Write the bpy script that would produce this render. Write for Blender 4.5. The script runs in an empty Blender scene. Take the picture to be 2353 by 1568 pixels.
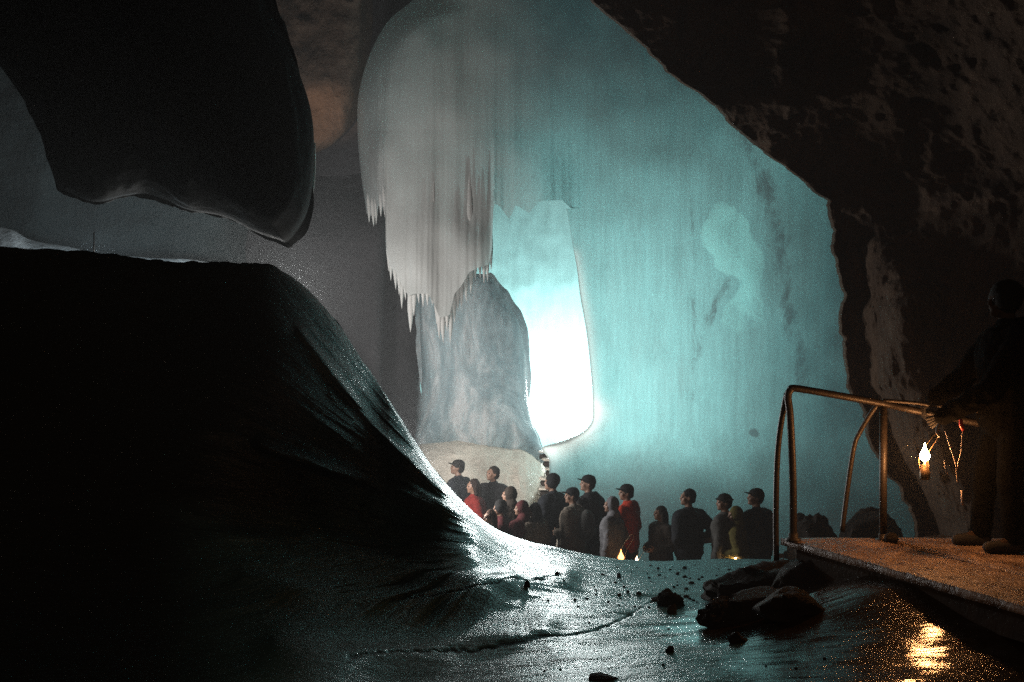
import bpy, math, random
import numpy as np
from mathutils import Vector, Matrix

random.seed(7)
rng = np.random.default_rng(7)
sc = bpy.context.scene
COL = sc.collection
CZ = 3.9                      # height of the camera above the lower chamber floor
K = 1024 / 2353 / 995.56      # view angle per image pixel; the cave is laid out in image coordinates


def P(x, y, D):
    """image pixel coordinates + chosen distance -> point of the cave"""
    return Vector(((x - 1176.5) * K * D, D, CZ - (y - 784) * K * D))


def Pn(x, y, D):
    x = np.asarray(x, float); y = np.asarray(y, float); D = np.asarray(D, float)
    x, y, D = np.broadcast_arrays(x, y, D)
    return np.stack([(x - 1176.5) * K * D, D, CZ - (y - 784) * K * D], -1)


# ------------------------------------------------------------------ noise
def _h(ix, iy, iz, s):
    n = (ix.astype(np.int64) * 374761393 + iy.astype(np.int64) * 668265263 + iz.astype(np.int64) * 2147483647 + s * 974634777) & 0xffffffff
    n = ((n ^ (n >> 13)) * 1274126177) & 0xffffffff
    n = (n ^ (n >> 16)) & 0xffffffff
    return n / 4294967295.0 * 2 - 1


def vn(p, s=0):
    i = np.floor(p).astype(np.int64); f = p - i
    f = f * f * f * (f * (f * 6 - 15) + 10)
    x, y, z = i[..., 0], i[..., 1], i[..., 2]
    fx, fy, fz = f[..., 0], f[..., 1], f[..., 2]
    r = 0
    for dx in (0, 1):
        for dy in (0, 1):
            for dz in (0, 1):
                w = (fx if dx else 1 - fx) * (fy if dy else 1 - fy) * (fz if dz else 1 - fz)
                r = r + w * _h(x + dx, y + dy, z + dz, s)
    return r


def fbm(p, sc_=(1, 1, 1), oct=4, s=0, ridge=False, gain=.5):
    p = np.asarray(p, float) * np.asarray(sc_, float)
    a, t, r = 1.0, 0.0, 0.0
    for o in range(oct):
        n = vn(p, s + o)
        if ridge: n = 1 - 2 * np.abs(n)
        r = r + a * n; t += a; a *= gain; p = p * 2.03 + 11.3
    return r / t


EYE = np.array([0, 0, CZ])


def sstep(a, b, x):
    t = np.clip((x - a) / (b - a), 0, 1)
    return t * t * (3 - 2 * t)


# ------------------------------------------------------------------ materials
def material(name):
    m = bpy.data.materials.new(name); m.use_nodes = True
    nt = m.node_tree; nt.nodes.clear()
    out = nt.nodes.new('ShaderNodeOutputMaterial')
    return m, nt, out


def N(nt, t, **kw):
    n = nt.nodes.new(t)
    for k, v in kw.items():
        if k in n.inputs.keys(): n.inputs[k].default_value = v
        else: setattr(n, k, v)
    return n


def coords(nt, scale=(1, 1, 1)):
    tc = N(nt, 'ShaderNodeTexCoord'); mp = N(nt, 'ShaderNodeMapping')
    nt.links.new(tc.outputs['Object'], mp.inputs['Vector'])
    mp.inputs['Scale'].default_value = scale
    return mp.outputs['Vector']


def noise(nt, vec, scale, detail=5, rough=.55, dist=0):
    n = N(nt, 'ShaderNodeTexNoise')
    n.inputs['Scale'].default_value = scale; n.inputs['Detail'].default_value = detail
    n.inputs['Roughness'].default_value = rough; n.inputs['Distortion'].default_value = dist
    nt.links.new(vec, n.inputs['Vector'])
    return n.outputs['Fac']


def ramp(nt, fac, stops):
    r = N(nt, 'ShaderNodeValToRGB')
    el = r.color_ramp.elements
    while len(el) < len(stops): el.new(.5)
    for e, (p, c) in zip(el, stops):
        e.position = p; e.color = (*c, 1) if len(c) == 3 else c
    nt.links.new(fac, r.inputs['Fac'])
    return r.outputs['Color']


def mixc(nt, fac, a, b, mode='MIX'):
    m = N(nt, 'ShaderNodeMix', data_type='RGBA', blend_type=mode)
    for s, v in ((m.inputs[0], fac), (m.inputs[6], a), (m.inputs[7], b)):
        if isinstance(v, (int, float)): s.default_value = v
        elif isinstance(v, tuple): s.default_value = (*v, 1)
        else: nt.links.new(v, s)
    return m.outputs[2]


def bump(nt, h, strength, dist=.05, normal=None):
    b = N(nt, 'ShaderNodeBump'); b.inputs['Strength'].default_value = strength
    b.inputs['Distance'].default_value = dist
    nt.links.new(h, b.inputs['Height'])
    if normal: nt.links.new(normal, b.inputs['Normal'])
    return b.outputs['Normal']


def principled(nt, out, col, rough=.6, normal=None, spec=.5, ior=1.45, metal=0):
    b = N(nt, 'ShaderNodeBsdfPrincipled')
    for nm, v in (('Base Color', col), ('Roughness', rough), ('Metallic', metal)):
        if isinstance(v, (int, float)): b.inputs[nm].default_value = v
        elif isinstance(v, tuple): b.inputs[nm].default_value = (*v, 1)
        else: nt.links.new(v, b.inputs[nm])
    b.inputs['IOR'].default_value = ior
    b.inputs['Specular IOR Level'].default_value = spec
    if normal: nt.links.new(normal, b.inputs['Normal'])
    if out: nt.links.new(b.outputs[0], out.inputs['Surface'])
    return b


def mat_simple(name, col, rough=.7, var=.35, nscale=9, bstr=.3, metal=0, spec=.5):
    m, nt, out = material(name)
    v = coords(nt)
    f = noise(nt, v, nscale, 6)
    c = ramp(nt, f, [(.3, tuple(x * (1 - var) for x in col)), (.7, tuple(min(1, x * (1 + var)) for x in col))])
    principled(nt, out, c, rough, bump(nt, noise(nt, v, nscale * 4, 4), bstr, .01), spec, metal=metal)
    return m


def mat_rock(name, c1, c2, c3, scale=1.0):
    m, nt, out = material(name)
    v = coords(nt)
    a = noise(nt, v, .5 * scale, 8, .65, .6); b = noise(nt, v, 3.2 * scale, 8, .7)
    c = mixc(nt, .5, ramp(nt, a, [(.32, c1), (.5, c2), (.7, c3)]), ramp(nt, b, [(.3, c1), (.72, c3)]))
    h = N(nt, 'ShaderNodeMath', operation='ADD')
    nt.links.new(a, h.inputs[0]); nt.links.new(b, h.inputs[1])
    principled(nt, out, c, .85, bump(nt, h.outputs[0], .9, .18 / scale), .25)
    return m


def mat_ice_sheet(name, thin, diff, tcol, streak=(3.2, 3.2, .25), tfac=.6, gloss=.35, contrast=.5, dirt=True):
    """thin ice seen with a lamp on either side: part of the light passes, part scatters back"""
    m, nt, out = material(name)
    v = coords(nt, streak); v2 = coords(nt)
    s1 = noise(nt, v, 1.6, 9, .68, .3)
    s2 = noise(nt, v2, .55, 6, .6, 1.0)
    s3 = noise(nt, coords(nt, (streak[0] * 3.5, streak[1] * 3.5, streak[2] * 1.6)), 1.6, 6, .7)
    lo = 1 - contrast
    k1 = ramp(nt, s1, [(.3, (lo, lo, lo)), (.68, (1, 1, 1))])
    k2 = ramp(nt, s2, [(.3, (lo * 1.05, lo * 1.05, lo * 1.05)), (.62, (1, 1, 1))])
    k3 = ramp(nt, s3, [(.3, (.8, .8, .8)), (.7, (1, 1, 1))])
    if name == 'boulder_ice':
        mt = ramp(nt, noise(nt, coords(nt, (1, 1, .5)), .9, 9, .68, 1.2), [(.38, (.38, .50, .54)), (.5, (.62, .72, .75)), (.6, (.98, .99, 1))])
        diff = mt; tcol = mt
    kk = mixc(nt, 1.0, mixc(nt, 1.0, k1, k2, 'MULTIPLY'), k3, 'MULTIPLY')
    tc = mixc(nt, 1.0, tcol, kk, 'MULTIPLY')
    dc = mixc(nt, 1.0, diff, k3, 'MULTIPLY')
    if dirt:
        at = N(nt, 'ShaderNodeAttribute', attribute_name='vein')
        n = noise(nt, coords(nt, (1, 1, .5)), 2.4, 10, .8, .6)
        a = N(nt, 'ShaderNodeMath', operation='ADD'); nt.links.new(at.outputs['Fac'], a.inputs[0]); nt.links.new(n, a.inputs[1])
        vf = ramp(nt, a.outputs[0], [(.86, (0, 0, 0)), (1.04, (1, 1, 1))])
        tc = mixc(nt, vf, tc, (.20, .30, .31)); dc = mixc(nt, vf, dc, (.16, .13, .11))
        at2 = N(nt, 'ShaderNodeAttribute', attribute_name='clear')
        b = N(nt, 'ShaderNodeMath', operation='ADD'); nt.links.new(at2.outputs['Fac'], b.inputs[0]); nt.links.new(n, b.inputs[1])
        cf = ramp(nt, b.outputs[0], [(.84, (0, 0, 0)), (1.16, (1, 1, 1))])
        tc = mixc(nt, cf, tc, (.50, .96, .93))
        at5 = N(nt, 'ShaderNodeAttribute', attribute_name='snow_bloom'); snow_bloom = at5.outputs['Fac']
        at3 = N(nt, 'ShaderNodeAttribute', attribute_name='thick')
        at4 = N(nt, 'ShaderNodeAttribute', attribute_name='glow_fade')
        tc = mixc(nt, at4.outputs['Fac'], tc, (.055, .115, .125)); dc = mixc(nt, at4.outputs['Fac'], dc, (.20, .24, .24))  # weakening of the glow away from the light, put into the ice colour
        tc = mixc(nt, at3.outputs['Fac'], tc, (.10, .13, .125)); dc = mixc(nt, at3.outputs['Fac'], dc, (.70, .71, .69))  # left side greyed by colour where little backlight comes through
        tc = mixc(nt, snow_bloom, tc, (.9, .93, .9)); dc = mixc(nt, snow_bloom, dc, (.8, .8, .76))  # white snow lip, plus bloom of the opening painted along its edge
    nrm = bump(nt, s1, .16, .10, bump(nt, s3, .18, .03))
    d = N(nt, 'ShaderNodeBsdfDiffuse'); nt.links.new(dc, d.inputs['Color']); nt.links.new(nrm, d.inputs['Normal'])
    t = N(nt, 'ShaderNodeBsdfTranslucent'); nt.links.new(tc, t.inputs['Color'])
    mx = N(nt, 'ShaderNodeMixShader'); mx.inputs[0].default_value = tfac
    nt.links.new(d.outputs[0], mx.inputs[1]); nt.links.new(t.outputs[0], mx.inputs[2])
    g = N(nt, 'ShaderNodeBsdfGlossy'); g.inputs['Roughness'].default_value = gloss; nt.links.new(nrm, g.inputs['Normal'])
    fr = N(nt, 'ShaderNodeFresnel'); fr.inputs['IOR'].default_value = 1.31; nt.links.new(nrm, fr.inputs['Normal'])
    m2 = N(nt, 'ShaderNodeMixShader'); fm = N(nt, 'ShaderNodeMath', operation='MULTIPLY'); nt.links.new(fr.outputs[0], fm.inputs[0]); fm.inputs[1].default_value = .4; nt.links.new(fm.outputs[0], m2.inputs[0])
    nt.links.new(mx.outputs[0], m2.inputs[1]); nt.links.new(g.outputs[0], m2.inputs[2])
    nt.links.new(m2.outputs[0], out.inputs['Surface'])
    return m


def mat_floor_ice():
    m, nt, out = material('wet_floor_ice')
    v = coords(nt)
    vs = coords(nt, (1.0, 3.2, 1.5))
    w = noise(nt, vs, 2.2, 8, .62, .5)
    fine = noise(nt, coords(nt, (5, 14, 5)), 3.0, 6, .7, .3)
    grit = noise(nt, v, 60, 3, .6)
    big = noise(nt, v, .7, 5, .6, .5)
    attr = N(nt, 'ShaderNodeAttribute', attribute_name='flow')      # runs across the meltwater furrows
    at2 = N(nt, 'ShaderNodeAttribute', attribute_name='flowr')
    cx = N(nt, 'ShaderNodeCombineXYZ'); nt.links.new(attr.outputs['Fac'], cx.inputs[0]); nt.links.new(at2.outputs['Fac'], cx.inputs[1])
    fl = noise(nt, cx.outputs[0], 1.0, 7, .72)
    md = N(nt, 'ShaderNodeAttribute', attribute_name='mound')
    h1 = N(nt, 'ShaderNodeMath', operation='MULTIPLY'); nt.links.new(fl, h1.inputs[0]); nt.links.new(md.outputs['Fac'], h1.inputs[1])
    dirt_a = N(nt, 'ShaderNodeAttribute', attribute_name='dirt')
    dm = N(nt, 'ShaderNodeMath', operation='ADD'); nt.links.new(dirt_a.outputs['Fac'], dm.inputs[0]); nt.links.new(noise(nt, v, 2.5, 8, .7), dm.inputs[1])
    df = ramp(nt, dm.outputs[0], [(.8, (0, 0, 0)), (1.15, (1, 1, 1))])
    ck = N(nt, 'ShaderNodeAttribute', attribute_name='crack')
    ice = ramp(nt, big, [(.3, (.03, .075, .082)), (.7, (.075, .16, .168))])
    spk = ramp(nt, noise(nt, v, 26, 4, .6), [(.70, (1, 1, 1)), (.76, (.15, .12, .1))])
    ice = mixc(nt, 1.0, ice, spk, 'MULTIPLY')
    c = mixc(nt, df, ice, (.028, .02, .014))
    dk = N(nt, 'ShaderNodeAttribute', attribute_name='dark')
    c = mixc(nt, dk.outputs['Fac'], c, (.016, .023, .025))  # shade of the left mound painted in as a darker ice colour
    c = mixc(nt, ck.outputs['Fac'], c, (.006, .006, .006))
    n1 = bump(nt, w, .34, .07)
    n1 = bump(nt, fine, .38, .018, n1)
    n1 = bump(nt, h1.outputs[0], 1.0, .13, n1)
    n1 = bump(nt, grit, .35, .004, n1)
    rg = ramp(nt, w, [(.3, (.20, .20, .20)), (.7, (.38, .38, .38))])
    sw0 = N(nt, 'ShaderNodeAttribute', attribute_name='sweep'); sw1 = N(nt, 'ShaderNodeMath', operation='MULTIPLY'); nt.links.new(sw0.outputs['Fac'], sw1.inputs[0]); sw1.inputs[1].default_value = .7
    rg = mixc(nt, sw1.outputs[0], rg, (.42, .42, .42))
    rg = mixc(nt, df, rg, (.13, .13, .13))
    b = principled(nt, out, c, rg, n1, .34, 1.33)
    sp_ = N(nt, 'ShaderNodeMath', operation='MULTIPLY_ADD'); sw = N(nt, 'ShaderNodeAttribute', attribute_name='sweep'); nt.links.new(sw.outputs['Fac'], sp_.inputs[0]); sp_.inputs[1].default_value = 1.0; sp_.inputs[2].default_value = .17
    nt.links.new(sp_.outputs[0], b.inputs['Specular IOR Level'])
    nt.links.new(df, b.inputs['Coat Weight']); b.inputs['Coat Roughness'].default_value = .085; b.inputs['Coat IOR'].default_value = 1.4
    cn = bump(nt, noise(nt, v, 42, 5, .75), .14, .005, bump(nt, noise(nt, coords(nt, (1, 5, 1)), 6, 4, .6), .22, .010))
    nt.links.new(cn, b.inputs['Coat Normal'])
    return m


def mat_emit(name, col, s):
    m, nt, out = material(name)
    tc = N(nt, 'ShaderNodeTexCoord')
    e = N(nt, 'ShaderNodeEmission'); e.inputs['Strength'].default_value = s
    n = noise(nt, tc.outputs['Object'], 20, 2)
    c = ramp(nt, n, [(.2, tuple(x * .9 for x in col)), (.8, col)])
    nt.links.new(c, e.inputs['Color']); nt.links.new(e.outputs[0], out.inputs['Surface'])
    return m


M = {}
M['floor_ice'] = mat_floor_ice()
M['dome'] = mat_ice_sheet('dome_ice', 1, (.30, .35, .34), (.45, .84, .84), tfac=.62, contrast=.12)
M['curtain'] = mat_ice_sheet('curtain_ice', 1, (.62, .60, .58), (.55, .80, .80), streak=(7, 7, .35), tfac=.42, contrast=.35, dirt=False, gloss=.3)
M['curtain_thin'] = mat_ice_sheet('thin_curtain_ice', 1, (.62, .60, .58), (.55, .80, .80), streak=(7, 7, .35), tfac=.8, contrast=.2, dirt=False, gloss=.3)
M['boulder'] = mat_ice_sheet('boulder_ice', 1, (.74, .80, .80), (.75, .85, .88), streak=(1.3, 1.3, .7), tfac=.42, contrast=.35, dirt=False, gloss=.4)
M['backice'] = mat_ice_sheet('back_ice', 1, (.42, .78, .78), (.5, .8, .8), streak=(1, 1, .4), tfac=.1, contrast=.3, dirt=False, gloss=.4)
M['rock'] = mat_rock('brown_limestone', (.03, .019, .013), (.075, .048, .034), (.14, .095, .07))
M['rock_grey'] = mat_rock('grey_limestone', (.028, .026, .028), (.040, .037, .040), (.055, .050, .054), .7)
M['rock_dark'] = mat_rock('dark_rock', (.006, .005, .004), (.014, .011, .009), (.028, .022, .018), 2.5)
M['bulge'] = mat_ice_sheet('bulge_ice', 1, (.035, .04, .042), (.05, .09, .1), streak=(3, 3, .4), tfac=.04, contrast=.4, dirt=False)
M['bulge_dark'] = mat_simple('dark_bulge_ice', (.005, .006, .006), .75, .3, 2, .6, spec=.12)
M['teal_dim'] = mat_rock('dim_teal_ice', (.016, .028, .031), (.026, .040, .044), (.036, .052, .056), .6)
M['rock_brown_dark'] = mat_rock('dark_brown_limestone', (.028, .016, .010), (.064, .039, .025), (.12, .076, .048))
M['steel'] = mat_simple('painted_steel', (.024, .018, .014), .5, .4, 14, .35, spec=.6)
M['black'] = mat_simple('black_cloth', (.010, .010, .011), .85, .35, 14, .5)


def mat_snow(name, col):
    m, nt, out = material(name)
    v = coords(nt)
    f = noise(nt, v, 1.3, 8, .62)
    g = noise(nt, v, 14, 6, .7)
    c = ramp(nt, f, [(.3, tuple(x * .72 for x in col)), (.65, col)])
    n = bump(nt, g, .6, .07, bump(nt, f, .6, .3))
    principled(nt, out, c, .45, n, .4, 1.31)
    return m


M['snow'] = mat_snow('old_snow', (.90, .82, .70))
M['snow_cool'] = mat_snow('cool_snow', (.55, .62, .66))
M['chamber'] = mat_snow('trampled_ground', (.07, .07, .065))


def mat_wood():
    m, nt, out = material('frosted_boards')
    v = coords(nt, (1, 1, 1))
    g = noise(nt, coords(nt, (9, 1.2, 4)), 3, 8, .7, .3)
    b = noise(nt, v, 5, 7, .65)
    c = mixc(nt, .4, ramp(nt, g, [(.3, (.06, .035, .022)), (.7, (.30, .19, .125))]), ramp(nt, b, [(.40, (.08, .05, .037)), (.62, (.46, .33, .24))]))
    rg = ramp(nt, b, [(.35, (.28, .28, .28)), (.65, (.6, .6, .6))])
    principled(nt, out, c, rg, bump(nt, noise(nt, v, 30, 6, .75), .35, .010, bump(nt, b, .9, .05, bump(nt, g, .8, .025))), .5)
    return m


M['wood'] = mat_wood()
M['wood_dark'] = mat_simple('dark_timber', (.028, .02, .015), .8, .4, 8, .5)

# ------------------------------------------------------------------ mesh helpers
def link(name, me, m, parent=None, smooth=True):
    o = bpy.data.objects.new(name, me); COL.objects.link(o)
    if m: me.materials.clear(); me.materials.append(m)
    if smooth: me.polygons.foreach_set('use_smooth', np.ones(len(me.polygons), bool))
    if parent: o.parent = parent
    return o


def tag(o, label=None, cat=None, group=None, kind=None):
    if label: o['label'] = label
    if cat: o['category'] = cat
    if group: o['group'] = group
    if kind: o['kind'] = kind
    return o


def empty(name, loc, label=None, cat=None, group=None, rz=0):
    o = bpy.data.objects.new(name, None); COL.objects.link(o); o.location = loc
    o.rotation_euler.z = rz; o.empty_display_size = .2
    return tag(o, label, cat, group)


def mesh_np(name, V, F):
    me = bpy.data.meshes.new(name)
    V = np.asarray(V, np.float32).reshape(-1, 3); F = np.asarray(F, np.int32)
    me.vertices.add(len(V)); me.vertices.foreach_set('co', V.ravel())
    n = F.shape[1]
    me.loops.add(F.size); me.loops.foreach_set('vertex_index', F.ravel())
    me.polygons.add(len(F))
    me.polygons.foreach_set('loop_start', np.arange(0, F.size, n, dtype=np.int32))
    me.update(calc_edges=True); me.validate()
    return me


def grid_faces(nr, nc, wrap=False, keep=None):
    r = np.arange(nr - 1)[:, None]; c = np.arange(nc if wrap else nc - 1)[None, :]
    c2 = (c + 1) % nc
    F = np.stack([r * nc + c, r * nc + c2, (r + 1) * nc + c2, (r + 1) * nc + c], -1)
    if keep is not None: F = F[keep]
    return F.reshape(-1, 4)


def grid_mesh(name, V, attrs=None, wrap=False, keep=None):
    nr, nc = V.shape[:2]
    me = mesh_np(name, V, grid_faces(nr, nc, wrap, keep))
    for k, a in (attrs or {}).items():
        at = me.attributes.new(k, 'FLOAT', 'POINT'); at.data.foreach_set('value', np.asarray(a, np.float32).ravel())
    return me


def normals_grid(V):
    du = np.gradient(V, axis=1); dv = np.gradient(V, axis=0)
    n = np.cross(du, dv); n /= np.linalg.norm(n, axis=-1, keepdims=True) + 1e-9
    return n


class MB:
    def __init__(s): s.v = []; s.f = []
    def add(s, V, F):
        o = len(s.v); s.v += [tuple(map(float, p)) for p in V]; s.f += [tuple(int(i) + o for i in q) for q in F]
        return s
    def box(s, c, d, rot=None, bev=0):
        c = Vector(c); R = rot or Matrix.Identity(3)
        hx, hy, hz = d[0] / 2, d[1] / 2, d[2] / 2
        V = [c + R @ Vector((x * hx, y * hy, z * hz)) for x in (-1, 1) for y in (-1, 1) for z in (-1, 1)]
        return s.add(V, [(0, 1, 3, 2), (4, 6, 7, 5), (0, 4, 5, 1), (2, 3, 7, 6), (0, 2, 6, 4), (1, 5, 7, 3)])
    def lathe(s, a, b, prof, n=12, flat=1, side=None):
        """profile [(t along a-b, radius)] swept about the axis a-b"""
        a = Vector(a); b = Vector(b); ax = b - a
        z = ax.normalized() if ax.length > 1e-9 else Vector((0, 0, 1))
        x = (Vector(side) - z * z.dot(Vector(side))).normalized() if side else z.orthogonal().normalized()
        y = z.cross(x)
        V = []; nr = len(prof)
        for t, r in prof:
            c = a + z * t
            for i in range(n):
                q = 2 * math.pi * i / n
                V.append(c + x * (math.cos(q) * r) + y * (math.sin(q) * r * flat))
        F = [(j * n + i, j * n + (i + 1) % n, (j + 1) * n + (i + 1) % n, (j + 1) * n + i) for j in range(nr - 1) for i in range(n)]
        F.append(tuple(range(n))[::-1]); F.append(tuple((nr - 1) * n + i for i in range(n)))
        return s.add(V, F)
    def cap(s, a, b, ra, rb=None, n=12, flat=1, side=None):
        rb = ra if rb is None else rb
        L = (Vector(b) - Vector(a)).length
        pr = [(-ra * math.cos(q), max(ra * math.sin(q), 1e-4)) for q in np.linspace(0.02, math.pi / 2, 5)]
        pr += [(L + rb * math.sin(q), max(rb * math.cos(q), 1e-4)) for q in np.linspace(0, math.pi / 2 - .02, 5)]
        return s.lathe(a, b, pr, n, flat, side)
    def ell(s, c, r, n=14, m=10, R=None):
        c = Vector(c); R = R or Matrix.Identity(3); V = []
        for j in range(m + 1):
            q = math.pi * (j + .001) / (m + .002)
            for i in range(n):
                p = 2 * math.pi * i / n
                V.append(c + R @ Vector((r[0] * math.sin(q) * math.cos(p), r[1] * math.sin(q) * math.sin(p), r[2] * math.cos(q))))
        F = [(j * n + i, (j + 1) * n + i, (j + 1) * n + (i + 1) % n, j * n + (i + 1) % n) for j in range(m) for i in range(n)]
        F.append(tuple(range(n))); F.append(tuple(m * n + i for i in range(n))[::-1])
        return s.add(V, F)
    def tube(s, pts, r, n=10):
        pts = [Vector(p) for p in pts]; rr = r if isinstance(r, (list, tuple)) else [r] * len(pts)
        V = []; x = None
        for i, p in enumerate(pts):
            d = (pts[min(i + 1, len(pts) - 1)] - pts[max(i - 1, 0)]).normalized()
            x = d.orthogonal().normalized() if x is None else (x - d * d.dot(x)).normalized()
            y = d.cross(x)
            for k in range(n):
                q = 2 * math.pi * k / n; V.append(p + (x * math.cos(q) + y * math.sin(q)) * rr[i])
        m = len(pts)
        F = [(j * n + i, j * n + (i + 1) % n, (j + 1) * n + (i + 1) % n, (j + 1) * n + i) for j in range(m - 1) for i in range(n)]
        F.append(tuple(range(n))[::-1]); F.append(tuple((m - 1) * n + i for i in range(n)))
        return s.add(V, F)
    def mesh(s, name):
        me = bpy.data.meshes.new(name); me.from_pydata(s.v, [], s.f); me.update(); return me
    def build(s, name, m, parent=None, smooth=True, sharp=None):
        o = link(name, s.mesh(name), m, parent, smooth)
        if sharp: o.data.set_sharp_from_angle(angle=math.radians(sharp))
        return o


def bezier(pts, n=6):
    """Catmull-Rom through the points"""
    pts = [Vector(p) for p in pts]; q = [pts[0] * 2 - pts[1]] + pts + [pts[-1] * 2 - pts[-2]]
    r = []
    for i in range(1, len(q) - 2):
        for k in range(n):
            t = k / n
            r.append(.5 * ((2 * q[i]) + (q[i + 1] - q[i - 1]) * t + (2 * q[i - 1] - 5 * q[i] + 4 * q[i + 1] - q[i + 2]) * t * t + (3 * q[i] - q[i - 1] - 3 * q[i + 1] + q[i + 2]) * t ** 3))
    r.append(pts[-1]); return r


def fused(mb, voxel, extra=None, wr=0, wscale=(9, 9, 9), seed=0, smooth=3):
    """fuse overlapping closed shapes into one continuous skin"""
    me = mb.mesh('tmp'); o = bpy.data.objects.new('tmp', me); COL.objects.link(o)
    r = o.modifiers.new('r', 'REMESH'); r.mode = 'VOXEL'; r.voxel_size = voxel
    s = o.modifiers.new('s', 'SMOOTH'); s.iterations = smooth; s.factor = .5
    dg = bpy.context.evaluated_depsgraph_get()
    n = bpy.data.meshes.new_from_object(o.evaluated_get(dg))
    bpy.data.objects.remove(o); bpy.data.meshes.remove(me)
    if wr:
        c = np.empty(len(n.vertices) * 3, np.float32); n.vertices.foreach_get('co', c); c = c.reshape(-1, 3)
        nn = np.empty(len(n.vertices) * 3, np.float32); n.vertices.foreach_get('normal', nn); nn = nn.reshape(-1, 3)
        d = fbm(c + seed * 3.1, wscale, 3, seed, ridge=True)
        c = c + nn * (d * wr)[:, None]
        n.vertices.foreach_set('co', c.astype(np.float32).ravel()); n.update()
    if extra is not None:
        import bmesh
        bm = bmesh.new(); bm.from_mesh(n)
        e = extra.mesh('e'); bm.from_mesh(e); bm.to_mesh(n); bm.free(); bpy.data.meshes.remove(e)
    return n


# ------------------------------------------------------------------ cave surfaces
def interp(x, pts):
    p = np.array(pts, float); return np.interp(x, p[:, 0], p[:, 1])


def smooth_interp(x, pts):
    """monotone-ish cubic interpolation through the points"""
    p = np.array(pts, float); xs, ys = p[:, 0], p[:, 1]
    d = np.diff(ys) / np.diff(xs)
    m = np.concatenate([[d[0]], (d[1:] + d[:-1]) / 2, [d[-1]]])
    m[1:-1] = np.where(d[1:] * d[:-1] <= 0, 0, m[1:-1])
    i = np.clip(np.searchsorted(xs, x) - 1, 0, len(xs) - 2)
    h = xs[i + 1] - xs[i]; t = np.clip((x - xs[i]) / h, 0, 1)
    return (2 * t**3 - 3 * t**2 + 1) * ys[i] + (t**3 - 2 * t**2 + t) * h * m[i] + (-2 * t**3 + 3 * t**2) * ys[i + 1] + (t**3 - t**2) * h * m[i + 1]


# ---- foreground: wet ice floor that climbs into the great dark mound on the left
CREST = [(-1600, 540), (-700, 550), (0, 567), (200, 578), (400, 600), (560, 603), (620, 610), (690, 650), (760, 722), (850, 852),
         (930, 975), (985, 1060), (1040, 1128), (1100, 1185), (1150, 1218), (1250, 1250), (1400, 1281), (1550, 1290), (1790, 1290), (2100, 1292), (3600, 1300)]


def polyline_dist(x, y, pts):
    d = np.full(np.shape(x), 1e9); s = np.zeros(np.shape(x))
    for (x0, y0), (x1, y1) in zip(pts[:-1], pts[1:]):
        vx, vy = x1 - x0, y1 - y0
        t = np.clip(((x - x0) * vx + (y - y0) * vy) / (vx * vx + vy * vy), 0, 1)
        d = np.minimum(d, np.hypot(x - x0 - t * vx, y - y0 - t * vy))
    return d


def floor_D(y):
    k = (y - 784) * K
    return (CZ - 2.717) / np.maximum(k - .1133, .02)


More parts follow.
